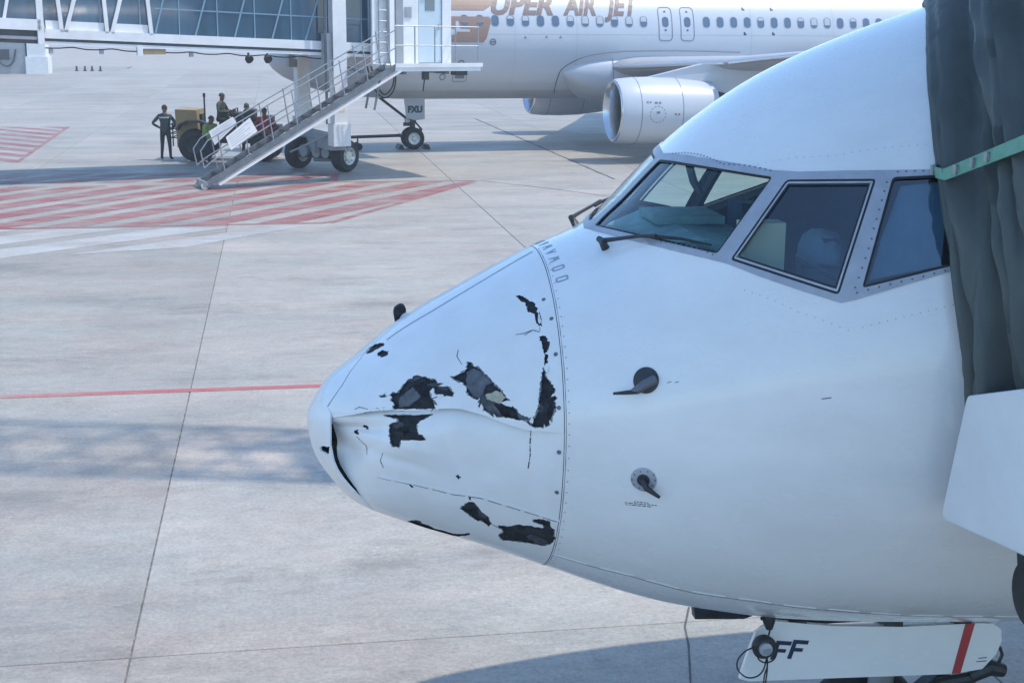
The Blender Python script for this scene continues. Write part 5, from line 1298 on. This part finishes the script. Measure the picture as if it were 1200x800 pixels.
def lean(name, x0, z0, x1, z1, w, m, y=YN-.06, dpt=.08):
    return MB().bar((x0,y,z0),(x1,y,z1),w,dpt,up=(0,1,0)).build(name, m, br)
# white truss members in front of the glass on the telescoping half
def ext(x0, z0, x1, z1, z):
    t = (z-z0)/(z1-z0); return x0+(x1-x0)*t
for x1, z1, x0, z0 in ((-8.105,4.875,-8.027,4.05),(-7.613,4.881,-7.554,4.05),(-7.202,4.887,-7.46,4.05),(-6.435,4.897,-6.392,4.03),(-6.013,4.902,-6.27,4.02),(-5.292,4.911,-5.224,3.98)):
    lean('truss_member', x0, z0, ext(x0,z0,x1,z1,zb(x0)+2.8), zb(x0)+2.8, .10, M['bridge_white'])
for x1, z1, x0, z0 in ((-4.859,4.917,-5.105,4.04),(-3.721,4.932,-4.018,3.98),(-2.626,4.946,-2.926,3.94),(-1.528,4.96,-1.857,3.90),(-.505,4.974,-.887,3.86)):
    lean('glazing_brace', x0, z0, ext(x0,z0,x1,z1,zb(x0)+2.8), zb(x0)+2.8, .045, M['glass_bar'], YN-.005, .03)
for x in np.arange(-7.6, 1.0, 1.05):
    lean('mullion', x, zb(x)+.4, x, zb(x)+2.75, .03, M['glass_bar'], YN-.0, .03)
for zz in (1.05, 1.9):
    mbx = slope_box(MB(), -5.1, XE, YN-.012, YN, zz, zz+.035); mbx.build('glazing_rail', M['glass_bar'], br)
for x0, x1 in ((-7.95,-7.6),(-7.42,-6.46),(-6.22,-5.30)):
    slope_box(MB(), x0, x1, YN-.02, YN+.02, .40, .62).build('sill_panel', M['bridge_white'], br)
# outer tunnel
def zo(x): return 3.79 + SL*(x+9)
XO = -34
for y in (YN-.25, YF+.25):
    d = -1 if y < 0 else 1
    slope_box(MB(), XO, XI-.0, y, y+d*.10, .34, .62, zo).build('side_beam', M['bridge_white'], br)
    slope_box(MB(), XO, XI, y-d*.05, y-d*.01, .62, 3.0, zo).build('tunnel_glass', M['bridge_glass'], br)
    slope_box(MB(), XO, XI-.02, y-d*.12, y-d*.04, .0, .34, zo).build('shade_skirt', M['bridge_shade'], br)  # dark sheet carrying the shadow of the underside recess in its colour
    slope_box(MB(), XO, XI, y-d*.02, y+d*.06, .10, .18, zo).build('lower_rail', M['bridge_grey'], br)
    for x in np.arange(-33, -8.5, 1.5):
        MB().bar((x, y+d*.03, zo(x)+.6),(x+.55, y+d*.03, zo(x)+3.0),.08,.06,up=(0,1,0)).build('truss_member', M['bridge_white'], br)
slope_box(MB(), XO, XI, YN-.2, YF+.2, .05, .12, zo).build('floor', M['bridge_shade'], br)
slope_box(MB(), XO, XI, YN-.3, YF+.3, 3.0, 3.2, zo).build('roof', M['bridge_white'], br)
lean('end_post', XI-.02, zo(XI), XI-.02, 6.9, .16, M['bridge_white'], YN-.27, .16)
# small things hung under the beam
MB().box((-5.63,YN-.12,3.44),(-5.48,YN+.05,3.70)).build('junction_box', M['bridge_white'], br)
MB().box((-5.44,YN-.05,3.47),(-4.86,YN+.35,3.61)).build('cable_tray', M['tan_body'], br)
for x in (-2.56,-2.02):
    MB().lathe((x,YN,3.36),(.3,-1,-.7),[(-.08,.05),(0,.11),(.09,.12),(.09,.001)],14).tube([(x,YN,3.36),(x,YN,3.52)],.03,6).build('floodlamp', M['dark_metal'], br)
# lifting columns, cross beam and wheel bogie
for y in (YN-.20, YF+.25):
    MB().box((-.20,y-.20,.86),(.20,y+.20,7.4)).build('column', M['bridge_white'], br)
    MB().box((-.26,y-.26,.86),(.26,y+.26,1.5)).build('column_foot', M['bridge_white'], br)
    MB().box((-.45,y-.14,3.0),(-.22,y+.14,4.05)).build('column_guide', M['bridge_grey'], br)
MB().box((-.24,YN-.1,.72),(.24,YF+.15,1.12)).build('cross_beam', M['bridge_grey'], br)
bo = bpy.data.objects.new('wheel_bogie', None); COL.objects.link(bo); bo.parent = br
bd = Vector((.50,-.86,0)).normalized(); bp_ = Vector((.86,.50,0))
MB().bar(bd*-.75+Vector((0,0,.5)), bd*.75+Vector((0,0,.5)), .34, .26).build('axle_beam', M['dark_metal'], bo)
mch = MB()
for t in (-.45, .05, .42):
    mch.lathe(bd*t+Vector((0,0,.55)), bp_, [(-.32,.001),(-.32,.16),(.30,.16),(.30,.001)], 14)
mch.box((-.30,-.30,.55),(.30,.30,.95)); mch.tube([bd*-.3+Vector((0,0,.3)), bd*.2+Vector((.2,0,.32))], .07, 8)
mch.build('drive_motor', M['bridge_grey'], bo)
for t in (-.92, .92):
    c = bd*t + Vector((0,0,.48))
    wh = MB().lathe(c, bd, [(-.19,.26),(-.20,.36),(-.18,.44),(-.12,.475),(0,.48),(.12,.475),(.18,.44),(.20,.36),(.19,.26)], 40).build('wheel', M['tyre'], bo, smooth=40)
    MB().lathe(c, bd, [(-.17,.001),(-.17,.20),(-.195,.27),(.195,.27),(.15,.22),(.12,.15),(.17,.12),(.17,.001)], 30).build('rim', M['hub'], wh, smooth=35)
    bl = MB()
    for k in range(8):
        a = 2*PI*k/8; e1 = bd.cross(Vector((0,0,1))); bl.lathe(c+bd*.15+(e1*math.cos(a)+Vector((0,0,1))*math.sin(a))*.19, bd, [(0,.022),(.03,.02),(.03,.001)], 6)
    bl.build('wheel_nut', M['yellow_grime'], wh)
MB().bar((.2,YN-.15,1.25),(1.1,.4,.62),.06).bar((-.2,YN,1.2),(-.9,.2,.55),.05).build('brace', M['bridge_grey'], br)
# cab, service door, platform and stair on the near side
YC = -1.9
PZ = 3.20
MB().box((1.15,YC+.05,PZ-.1),(3.42,2.0,6.7)).build('cab_body', M['bridge_white'], br)
MB().box((.98,YC-.02,PZ),(1.12,YC+.15,6.6)).build('cab_post', M['bridge_white'], br)
MB().box((1.48,YC-.12,PZ),(1.62,YC+.05,6.6)).build('cab_post', M['bridge_white'], br)
MB().box((1.70,YC-.05,PZ),(1.92,YC+.06,6.6)).build('corner_panel', M['bridge_grey'], br)
MB().box((1.93,YC-.03,PZ),(2.40,YC+.06,6.6)).build('wall_panel', M['bridge_white'], br)
dr = MB().box((2.42,YC-.01,PZ+.02),(3.13,YC+.06,5.35)).build('service_door', M['door_blue'], br)
MB().box((2.62,YC-.022,4.70),(2.92,YC-.008,5.2)).build('door_window', M['win_dark'], dr)
MB().bar((3.03,YC-.05,4.15),(3.03,YC-.05,4.32),.03).build('door_handle', M['steel'], dr)
MB().box((3.15,YC-.05,PZ-.02),(3.43,YC+.06,6.6)).build('door_post', M['bridge_white'], br)
MB().box((.9,YC+.1,3.9),(1.0,YC+.2,6.5)).build('cab_window', M['bridge_glass'], br)
ld = MB()
for x in (1.16, 1.42): ld.tube([(x,YC-.06,PZ),(x,YC-.06,6.4)], .025, 6)
for z in np.arange(PZ+.3, 6.3, .3): ld.tube([(1.16,YC-.06,z),(1.42,YC-.06,z)], .018, 6)
ld.build('ladder', M['steel'], br)
cano = MB().box((3.0,2.0,3.1),(4.3,3.6,6.2)); cano.build('cab_canopy', M['canopy'], br)
MB().box((.95,-3.78,PZ-.16),(3.55,YC,PZ)).box((.95,-3.82,PZ-.05),(3.6,-3.76,PZ+.06)).build('platform', M['bridge_white'], br)
rl = MB()
def rail(mb, pts, r=.018): mb.tube([Vector(p) for p in pts], r, 6)
yr = -3.75
rail(rl, [(.95,yr,PZ+1.08),(3.5,yr,PZ+1.05)]); rail(rl, [(.95,yr,PZ+.55),(3.5,yr,PZ+.53)])
for x in (.97,1.55,2.15,2.78,3.48): rail(rl, [(x,yr,PZ),(x,yr,PZ+1.07)])
rail(rl, [(3.5,yr,PZ+1.05),(3.5,YC,PZ+1.05)]); rail(rl, [(3.5,yr,PZ+.53),(3.5,YC,PZ+.53)])
rl.build('platform_railing', M['steel'], br)
hgk = MB()
hgk.tube(smooth_path([(.62,-2.4,PZ-.05),(.80,-2.45,PZ-.65),(1.1,-2.5,PZ-.95),(1.4,-2.5,PZ-.7),(1.5,-2.45,PZ-.05)]), .022, 6)
hgk.tube(smooth_path([(.75,-2.4,PZ-.05),(.88,-2.45,PZ-.55),(1.1,-2.5,PZ-.85),(1.36,-2.5,PZ-.6),(1.44,-2.45,PZ-.05)]), .022, 6)
hgk.build('cable_loop', M['rubber'], br)
MB().box((2.05,-3.2,PZ-.42),(2.2,-3.0,PZ-.17)).tube([(2.1,-3.1,PZ-.4),(2.05,-3.1,PZ-.75)], .02, 6).build('under_lamp', M['dark_metal'], br)
MB().box((3.0,-3.3,PZ-.30),(3.35,-2.9,PZ-.17)).build('under_box', M['dark_metal'], br)
sw = bpy.data.objects.new('service_stair', None); COL.objects.link(sw); sw.parent = br
xb, zb0, xt, zt = -4.45, .12, 1.0, PZ-.02
sd = Vector((xt-xb, 0, zt-zb0)).normalized()
for y in (-3.75, -2.95):
    MB().bar((xb,y,zb0),(xt,y,zt),.05,.15).build('stringer', M['stair_grey'], sw)
for yy, dz in ((-3.81,-.13),(-3.40,-.16)):
    MB().bar((xb+.35,yy,zb0+.02+dz+.12),(xt+.1,yy,zt+dz),.05,.055).build('slide_rail', M['bridge_white'], sw)
tre = None
for k in range(17):
    t = (k+.6)/17.2; p = (lerp(xb,xt,t), lerp(zb0,zt,t))
    if tre is None:
        tre = MB().box((-.12,-3.72,-.015),(.12,-2.98,.015)).build('tread', M['dark_metal'], sw); tre.location = (p[0],0,p[1])
    else:
        c = link('tread', tre.data, sw); c.location = (p[0],0,p[1])
for y in (-3.75, -2.95):
    hr = MB(); up1, up2 = 1.02, .52
    a, b = Vector((xb+.28,y,zb0+.16)), Vector((xt,y,zt))
    off = 0 if y < -3 else .12
    rail(hr, [a+Vector((-.30,0,.30)), a+Vector((-.38,0,.75)), a+Vector((-.18,0,up1)), b+Vector((0,0,up1-.02))])
    rail(hr, [a+Vector((-.30,0,.30)), a+Vector((-.05,0,.50)), b+Vector((0,0,up2))])
    for t in np.linspace(.05, .97, 8):
        q = a.lerp(b, t); top = q + Vector((-.16,0,up1)); rail(hr, [q, top], .018)
    hr.build('handrail', M['steel'], sw)
def board(pts, y, name):
    b = MB().prism(pts, y-.035, y-.015, lambda x, z, w: (x, w, z)).build(name, M['sign_white'], sw)
    c = Vector((sum(p[0] for p in pts)/4, sum(p[1] for p in pts)/4)); P = [Vector(p) for p in pts]
    ln = MB()
    for k in range(5):
        t0 = .16+.155*k
        l, r_ = P[0].lerp(P[3], t0), P[1].lerp(P[2], t0); l2, r2 = P[0].lerp(P[3], t0+.05), P[1].lerp(P[2], t0+.05)
        f0, f1 = .08, (.9, .7, .85, .6, .78)[k]
        ln.prism([tuple(l.lerp(r_,f0)), tuple(l.lerp(r_,f1)), tuple(l2.lerp(r2,f1)), tuple(l2.lerp(r2,f0))], y-.039, y-.035, lambda x, z, w: (x, w, z))
    ln.build('notice_print', M['sign_print'], b)
board([(-3.876,1.374),(-3.212,1.873),(-3.016,1.508),(-3.752,1.032)], -3.78, 'notice_board')
board([(-4.13,1.479),(-3.463,1.85),(-3.353,1.665),(-3.983,1.109)], -2.99, 'notice_board')
ft_ = MB()
for y in (-3.7,-3.0):
    ft_.lathe((xb-.02,y,.09),(0,1,0),[(-.04,.001),(-.04,.09),(.04,.09),(.04,.001)],14)
ft_.build('stair_roller', M['hub'], sw)
MB().bar((xb,-3.78,.16),(xb,-2.92,.16),.10,.12).build('stair_foot', M['steel'], sw)

for x, zz in ((-7.9,3.62),(-6.6,3.60),(-4.2,3.52),(-1.2,3.44)):
    MB().box((x,YN-.03,zz-.12),(x+.10,YN+.10,zz+.02)).build('cable_clip', M['bridge_grey'], br)
MB().tube(smooth_path([(x, YN-.02, zb(x)-.05-.05*math.sin(x*3)**2) for x in np.linspace(-8.0, .0, 24)], 3), .018, 6).build('sagging_cable', M['rubber'], br)
MB().tube([(-.42,YN-.34,1.5),(-.42,YN-.34,6.9)], .03, 8).tube([(-.40,YN-.40,2.1),(-.40,YN-.40,6.9)], .018, 6).build('conduit', M['stair_grey'], br)
lb_ = MB().box((-.12,YN-.408,1.85),(.12,YN-.402,2.05)); lb_.build('warning_label', M['cream'], br)
for x, y in ((.55,-3.7),(.55,-3.0)):
    MB().bar((x,y,PZ-.25),(x-.2,y,PZ-1.2),.05).build('stair_brace', M['stair_grey'], br)
MB().bar((.3,-2.9,PZ-.18),(.3,-1.6,PZ-.1),.10).bar((2.6,-3.6,PZ-.2),(2.6,-1.9,PZ-.2),.10).bar((1.3,-3.6,PZ-.2),(1.3,-1.9,PZ-.2),.10).build('platform_bracket', M['stair_grey'], br)
MB().box((1.98,YC-.06,4.5),(2.18,YC-.03,4.8)).build('control_box', M['bridge_grey'], br)
MB().lathe((2.78,YC-.08,5.5),(0,-1,-.6),[(-.06,.05),(0,.09),(.06,.1),(.06,.001)],12).build('door_lamp', M['dark_metal'], br)
# ------------------------------------------------------------------ people
def person(label, loc, rotz, J, R_, shirt, legs, scale=1., shirt_z=.98, hair=True, group=None, cap=None):
    """one continuous skinned body: J joint positions, R_ radii, edges below"""
    root = thing('person', label, 'person', loc, rotz, group)
    E_ = [('pelvis','belly'),('belly','chest'),('chest','neck'),('neck','head0'),('head0','head1'),('head1','crown'),
          ('chest','shl'),('shl','ell'),('ell','wrl'),('wrl','pal'),('chest','shr'),('shr','elr'),('elr','wrr'),('wrr','par'),
          ('pelvis','hil'),('hil','knl'),('knl','anl'),('anl','tol'),('pelvis','hir'),('hir','knr'),('knr','anr'),('anr','tor')]
    names = list(J); idx = {n: i for i, n in enumerate(names)}
    V = [Vector(J[n])*scale for n in names]; rad = [R_.get(n, .05)*scale for n in names]
    edges = [(idx[a], idx[b]) for a, b in E_]
    for sd_ in 'lr':                                   # five bent fingers, unequal
        w, p = Vector(J['wr'+sd_])*scale, Vector(J['pa'+sd_])*scale
        d = (p-w).normalized(); side = d.cross(Vector((0,1,0)))
        side = side.normalized() if side.length > .1 else Vector((1,0,0))
        curl = d.cross(side)
        for k, (o, l) in enumerate(((-.034,.050),(-.013,.075),(.008,.08),(.028,.072),(.044,.055))):
            a = p + side*o*scale + d*.01
            b = a + (d*.55 + curl*.15)*l*scale; c = b + (d*.35 + curl*.4)*l*scale
            i0 = len(V); V += [a, b, c]; rad += [.011*scale, .0095*scale, .008*scale]
            edges += [(idx['pa'+sd_], i0), (i0, i0+1), (i0+1, i0+2)]
    me = bpy.data.meshes.new('body'); me.from_pydata([tuple(v) for v in V], edges, [])
    ob = bpy.data.objects.new('tmp', me); COL.objects.link(ob)
    md = ob.modifiers.new('skin', 'SKIN'); md.use_smooth_shade = True
    for i, sv in enumerate(me.skin_vertices[0].data):
        sv.radius = (rad[i], rad[i]*(.72 if names[i] in ('chest','belly','pelvis') else 1) if i < len(names) else rad[i]); sv.use_root = (i == idx['pelvis'])
    ob.modifiers.new('sub', 'SUBSURF').levels = 1
    dg = bpy.context.evaluated_depsgraph_get(); dg.update()
    bm_ = bpy.data.meshes.new_from_object(ob.evaluated_get(dg))
    bpy.data.objects.remove(ob); bpy.data.meshes.remove(me)
    bm_.name = 'body'; bm_.materials.clear()
    for m in (shirt, legs, M['skin'], M['shoe']): bm_.materials.append(m)
    hd = Vector(J['head0'])*scale; pel = Vector(J['pelvis'])*scale
    hands = [Vector(J['pal'])*scale, Vector(J['par'])*scale]; wr = [Vector(J['wrl'])*scale, Vector(J['wrr'])*scale]
    lk = [idx[n] for n in ('hil','knl','anl','hir','knr','anr')]
    leg_segs = [(Vector(J[a])*scale, Vector(J[b])*scale) for a, b in (('hil','knl'),('knl','anl'),('hir','knr'),('knr','anr'))]
    arm_segs = [(Vector(J[a])*scale, Vector(J[b])*scale) for a, b in (('shl','ell'),('ell','wrl'),('shr','elr'),('elr','wrr'),('chest','belly'),('belly','pelvis'),('chest','neck'))]
    toes = [Vector(J['tol'])*scale, Vector(J['tor'])*scale, Vector(J['anl'])*scale, Vector(J['anr'])*scale]
    def segd(p, s):
        a, b = s; t = max(0, min(1, (p-a).dot(b-a)/((b-a).length_squared+1e-9))); return (p-a.lerp(b, t)).length
    for f in bm_.polygons:
        c = f.center
        dl, da = min(segd(c, s) for s in leg_segs), min(segd(c, s) for s in arm_segs)
        if (c-hd).length < .17*scale and c.z > hd.z-.09*scale: mi = 2
        elif min((c-h_).length for h_ in hands) < .11*scale and min((c-w).length for w in wr) > .035*scale: mi = 2
        elif min((c-t).length for t in toes) < .10*scale: mi = 3
        else: mi = 1 if dl < da else 0
        f.material_index = mi; f.use_smooth = True
    body_ = link('body', bm_, root)
    h1 = Vector(J['head1'])*scale
    face_dir = Vector((0,-1,0))
    if hair or cap:
        hm = MB(); n = 14
        for i in range(6):
            a = PI/2*i/5
            for j in range(n):
                b = 2*PI*j/n
                hm.v.append(tuple(h1 + Vector((.088*math.cos(a)*math.cos(b), .106*math.cos(a)*math.sin(b)+.012, .105*math.sin(a)+.012))*scale))
        hm.f = [(i*n+j, i*n+(j+1)%n, (i+1)*n+(j+1)%n, (i+1)*n+j) for i in range(5) for j in range(n)]; hm.m = [0]*len(hm.f)
        hm.build('cap' if cap else 'hair', cap or M['hair'], root, smooth=80)
    fc = MB()
    for sx in (-.033,.033): fc.lathe(h1+Vector((sx,-.088,-.012))*1, (0,-1,0), [(0,.013),(.006,.009),(.008,.001)], 8)
    fc.add([tuple(h1+Vector(q)) for q in ((-.014,-.092,-.055),(.014,-.092,-.055),(0,-.122,-.05),(0,-.094,-.005))], [(0,1,2),(0,2,3),(1,3,2)])
    fc.bar(h1+Vector((-.026,-.086,-.085)), h1+Vector((.026,-.086,-.085)), .012)
    for sx in (-1,1): fc.lathe(h1+Vector((sx*.084,.005,-.02)), (sx,0,0), [(-.01,.026),(.012,.022),(.016,.004)], 8)
    fc.build('face', M['skin'], root)['kind'] = 'stuff'
    return root
RAD = dict(pelvis=.145,belly=.135,chest=.165,neck=.058,head0=.075,head1=.088,crown=.062,shl=.072,ell=.050,wrl=.036,pal=.034,shr=.072,elr=.050,wrr=.036,par=.034,
           hil=.098,knl=.066,anl=.046,tol=.040,hir=.098,knr=.066,anr=.046,tor=.040)
stand = dict(pelvis=(0,0,.94),belly=(0,0,1.10),chest=(0,.01,1.32),neck=(0,0,1.48),head0=(0,-.01,1.55),head1=(0,-.02,1.64),crown=(0,-.01,1.715),
             shl=(-.19,0,1.40),ell=(-.40,.08,1.16),wrl=(-.23,-.06,1.03),pal=(-.165,-.09,1.00),shr=(.19,0,1.40),elr=(.40,.08,1.16),wrr=(.23,-.06,1.03),par=(.165,-.09,1.00),
             hil=(-.10,0,.88),knl=(-.125,-.01,.48),anl=(-.15,.02,.08),tol=(-.165,-.14,.045),hir=(.10,0,.88),knr=(.125,-.01,.48),anr=(.15,.02,.08),tor=(.185,-.14,.045))
man = person('person in dark uniform with reflective chest stripe standing hands on hips', (-11.12, 44.6, 0), R(172), stand, RAD, M['uniform'], M['trousers'], 1.0)
tape = MB()
for z, rx, ry in ((1.335,.185,.135),):
    n = 24
    tape.add([(rx*math.cos(2*PI*k/n), .012+ry*math.sin(2*PI*k/n), z) for k in range(n)] + [(rx*1.0*math.cos(2*PI*k/n), .012+ry*math.sin(2*PI*k/n), z+.045) for k in range(n)], [(k, (k+1)%n, n+(k+1)%n, n+k) for k in range(n)])
tape.build('reflective_stripe', M['reflective'], man)
# tow tractor behind the stair with its driver and two helpers
TX, TY = -9.6, 45.0
tr = thing('tow_tractor', 'tan and dark green tractor with a big rear wheel parked behind the stair', 'tractor', (TX, TY, 0), 0)
MB().prism([(-1.14,1.62),(-.45,1.60),(-.42,.95),(-.55,.55),(-1.10,.42)], -.62, .62, lambda x, z, w: (x, w, z)).build('rear_body', M['tan_body'], tr)
MB().box((-.45,-.42,.55),(2.05,.42,.98)).box((.2,-.36,.98),(1.9,.36,1.22)).build('chassis', M['dark_green'], tr)
MB().box((1.55,-.40,.98),(2.1,.40,1.12)).box((.75,-.25,1.2),(1.5,.25,1.36)).build('bonnet', M['dark_metal'], tr)
for x, r, y in ((-.50,.52,-.80),(-.50,.52,.80),(1.65,.40,-.66),(1.65,.40,.66)):
    wh = MB().lathe((x,y,r),(0,1,0),[(-.16,r*.5),(-.17,r*.8),(-.12,r*.96),(0,r),(.12,r*.96),(.17,r*.8),(.16,r*.5)],36).build('wheel', M['tyre'], tr, smooth=40)
    MB().lathe((x,y,r),(0,1,0),[(-.10,.001),(-.10,r*.3),(-.15,r*.5),(.15,r*.5),(.10,r*.3),(.10,.001)],24).build('rim', M['dark_metal'], wh, smooth=40)
MB().prism([(-1.08,1.02),(-.95,1.2),(-.7,1.3),(-.3,1.3),(-.02,1.2),(.12,.95),(.06,.95),(-.06,1.13),(-.3,1.23),(-.7,1.23),(-.92,1.13),(-1.02,.98)], -.98, -.62, lambda x, z, w: (x, w, z)).build('mudguard', M['dark_metal'], tr)
MB().tube([(-.26,-.3,1.0),(-.26,-.3,2.02)], .028, 8).tube([(-.26,-.3,2.0),(-.26,-.3,2.12)], .045, 8).build('exhaust_pipe', M['dark_metal'], tr)
MB().box((-.42,-.25,.98),(.0,.25,1.12)).box((-.45,-.25,1.1),(-.36,.25,1.45)).build('seat', M['rubber'], tr)
MB().tube([(.62,0,1.2),(.48,0,1.46)], .02, 6).lathe((.47,0,1.47), (-.5,0,.85), [(-.015,.16),(0,.18),(.015,.16)], 20).build('steering_wheel', M['rubber'], tr)
for k, (x, z, w_, h_, m_) in enumerate(((.35,1.36,.30,.22,'dark_green'),(.72,1.36,.26,.16,'dark_metal'),(1.15,1.36,.36,.26,'dark_green'),(1.72,1.12,.34,.30,'rubber'))):
    bx = MB().box((x-w_/2,-.30,z),(x+w_/2,.22,z+h_)).build('tool_box', M[m_], tr); bb = bx.modifiers.new('bevel','BEVEL'); bb.width = .03
MB().tube(smooth_path([(.2,-.45,1.0),(.5,-.5,1.25),(.9,-.48,1.05),(1.3,-.5,1.3),(1.8,-.46,1.1)]), .03, 6).tube(smooth_path([(.0,-.44,.8),(.5,-.5,.66),(1.1,-.5,.85),(1.6,-.46,.7)]), .025, 6).build('hose', M['rubber'], tr)
MB().tube([(.66,-.36,1.0),(.66,-.36,1.62),(.66,.36,1.62),(.66,.36,1.0)], .022, 6).build('grab_rail', M['dark_metal'], tr)
for y in (-.3,.3): MB().lathe((2.1,y,.84),(1,0,0),[(0,.07),(.03,.07),(.035,.001)],12).build('headlight', M['hub'], tr)
rk = MB()
for z in (.72,.86,1.0,1.14): rk.bar((-1.34,-.5,z),(-1.34,.5,z),.03).bar((-1.34,-.5,z),(-1.12,-.5,z),.03)
rk.bar((-1.26,-.5,.45),(-1.26,-.5,1.2),.035).bar((-1.26,.5,.45),(-1.26,.5,1.2),.035).build('hitch_rack', M['dark_metal'], tr)
sit = dict(pelvis=(0,0,1.20),belly=(0,-.03,1.36),chest=(0,-.05,1.58),neck=(0,-.07,1.74),head0=(0,-.09,1.80),head1=(0,-.10,1.89),crown=(0,-.09,1.965),
           shl=(-.19,-.05,1.66),ell=(-.34,-.12,1.42),wrl=(-.20,-.36,1.42),pal=(-.16,-.43,1.44),shr=(.19,-.05,1.66),elr=(.34,-.12,1.42),wrr=(.20,-.36,1.42),par=(.16,-.43,1.44),
           hil=(-.11,0,1.17),knl=(-.15,-.42,1.14),anl=(-.15,-.50,.74),tol=(-.15,-.62,.70),hir=(.11,0,1.17),knr=(.15,-.42,1.14),anr=(.15,-.50,.74),tor=(.15,-.62,.70))
person('person in dark green top sitting on the tan tractor behind the stair', (TX+.18, TY-.1, .12), R(75), sit, RAD, M['dark_green'], M['dark_green'], 1.0, cap=M['dark_green'])
bend = dict(pelvis=(0,0,.80),belly=(0,-.05,.95),chest=(0,-.16,1.12),neck=(0,-.22,1.25),head0=(0,-.25,1.31),head1=(0,-.28,1.39),crown=(0,-.28,1.46),
            shl=(-.19,-.16,1.19),ell=(-.27,-.26,.95),wrl=(-.18,-.42,.85),pal=(-.16,-.48,.83),shr=(.19,-.16,1.19),elr=(.27,-.26,.95),wrr=(.18,-.42,.85),par=(.16,-.48,.83),
            hil=(-.10,0,.75),knl=(-.13,-.14,.40),anl=(-.13,.04,.08),tol=(-.14,-.12,.045),hir=(.10,0,.75),knr=(.13,-.14,.40),anr=(.13,.04,.08),tor=(.14,-.12,.045))
ve = person('person in yellow green safety vest leaning beside the big tractor wheel', (-9.62, 43.55, 0), R(60), bend, RAD, M['hivis'], M['trousers'], 1.0, cap=M['dark_green'])
rdp = person('person in a red top seen between the handrails of the stair', (-7.85, 44.1, 0), R(-20), {k: (v[0], v[1], v[2]) for k, v in stand.items()}, RAD, M['red_cloth'], M['trousers'], .98, cap=M['hair'])
# white cabin far out on the apron and the small cones beside it
cb_ = thing('utility_cabin', 'white box cabin with a hanging dark cable far out under the bridge tunnel', 'cabin', (-40.0, 113.0, 0), R(12))
MB().box((-3.2,-1.0,0),(1.0,1.6,2.9)).build('grey_side', M['bridge_grey'], cb_)
MB().box((1.0,-1.2,0),(2.7,1.6,1.35)).box((1.15,-1.1,1.35),(2.55,1.5,2.9)).build('white_block', M['bridge_white'], cb_)
MB().tube(smooth_path([(-1.2,-1.1,1.9),(-1.0,-1.15,1.0),(-.4,-1.15,.6),(.1,-1.15,1.0),(.3,-1.1,1.9)]), .07, 6).box((-1.6,-1.12,1.1),(-.2,-1.0,1.9)).build('cable', M['dark_metal'], cb_)
CN = [('first dark bollard beside the white cabin', -36.9), ('second dark bollard out from the white cabin', -36.2), ('third dark bollard out from the white cabin', -35.6), ('fourth dark bollard farthest from the white cabin', -34.9)]
for lb, x in CN:
    b = MB().lathe((0,0,0),(0,0,1),[(0,.16),(.06,.16),(.06,.10),(.40,.07),(.44,.001)],10).build('bollard', M['dark_metal']); b.location = (x, 119.0, 0); tag(b, lb, 'bollard', 'bollards beside the cabin')
# ------------------------------------------------------------------ unseen lattice mast added off to the right, shadowing the concrete left of the nose
LM = thing('shadow_mast', 'unseen lattice mast added right of the nose to cast a streaked shadow', 'mast', (4.9, 13.4, 0), 0)
lat = MB(); w = .85
for sx in (-1, 1):
    for sy in (-1, 1):
        lat.bar((sx*w*.5, sy*w, 0), (sx*w*.5, sy*w, 24.0), .055)
k = 0
for z in np.arange(0, 23.5, 1.7):
    for sx in (-1, 1):
        lat.bar((sx*w*.5, -w if k % 2 else w, z), (sx*w*.5, w if k % 2 else -w, z+1.7), .05)
    k += 1
lat.build('lattice', M['steel'], LM)
for k in range(17):
    y = -.80+.1*k; z1 = 13.0+2.2*k/16 if k < 9 else 15.9-.28*(k-9)
    MB().bar((-.3+.03*k,y,12.4+.02*k),(-.3+.03*k,y*.8,z1),.055,.10).build('shade_slat', M['bridge_grey'], LM)  # slats spaced so the cast shadow comes out half-toned
for y0, y1 in ((-.80,-.55),(-.62,-.60),(-.42,-.20),(.1,.3),(.35,.42),(.62,.66),(.75,.95)):
    MB().bar((.1,y0,12),(.1,y1,24.2),.045).build('conduit', M['steel'], LM)  # leaning bars added only to streak the cast shadow

# dark-clothed helper standing on the far side of the tractor
person('person in dark clothes half hidden behind the tractor bonnet', (-8.75, 45.9, 0), R(15), stand, RAD, M['dark_green'], M['trousers'], 1.0, cap=M['dark_metal'])

# added thin haze volume standing in for the veil of the terminal glass
hz = MB().box((-420,-40,-1.2),(420,560,26)).build('haze', bpy.data.materials.new('veil_haze'))
hm_ = hz.data.materials[0]; hm_.use_nodes = True
hn = hm_.node_tree; hn.nodes.remove(hn.nodes['Principled BSDF'])
pv = hn.nodes.new('ShaderNodeVolumePrincipled'); pv.inputs['Color'].default_value = (.90,.94,1,1); pv.inputs['Density'].default_value = .0016; pv.inputs['Anisotropy'].default_value = .2
hn.links.new(pv.outputs[0], hn.nodes['Material Output'].inputs['Volume'])
tag(hz, 'added pale haze over the apron standing in for window glass veil', 'haze', kind='stuff')
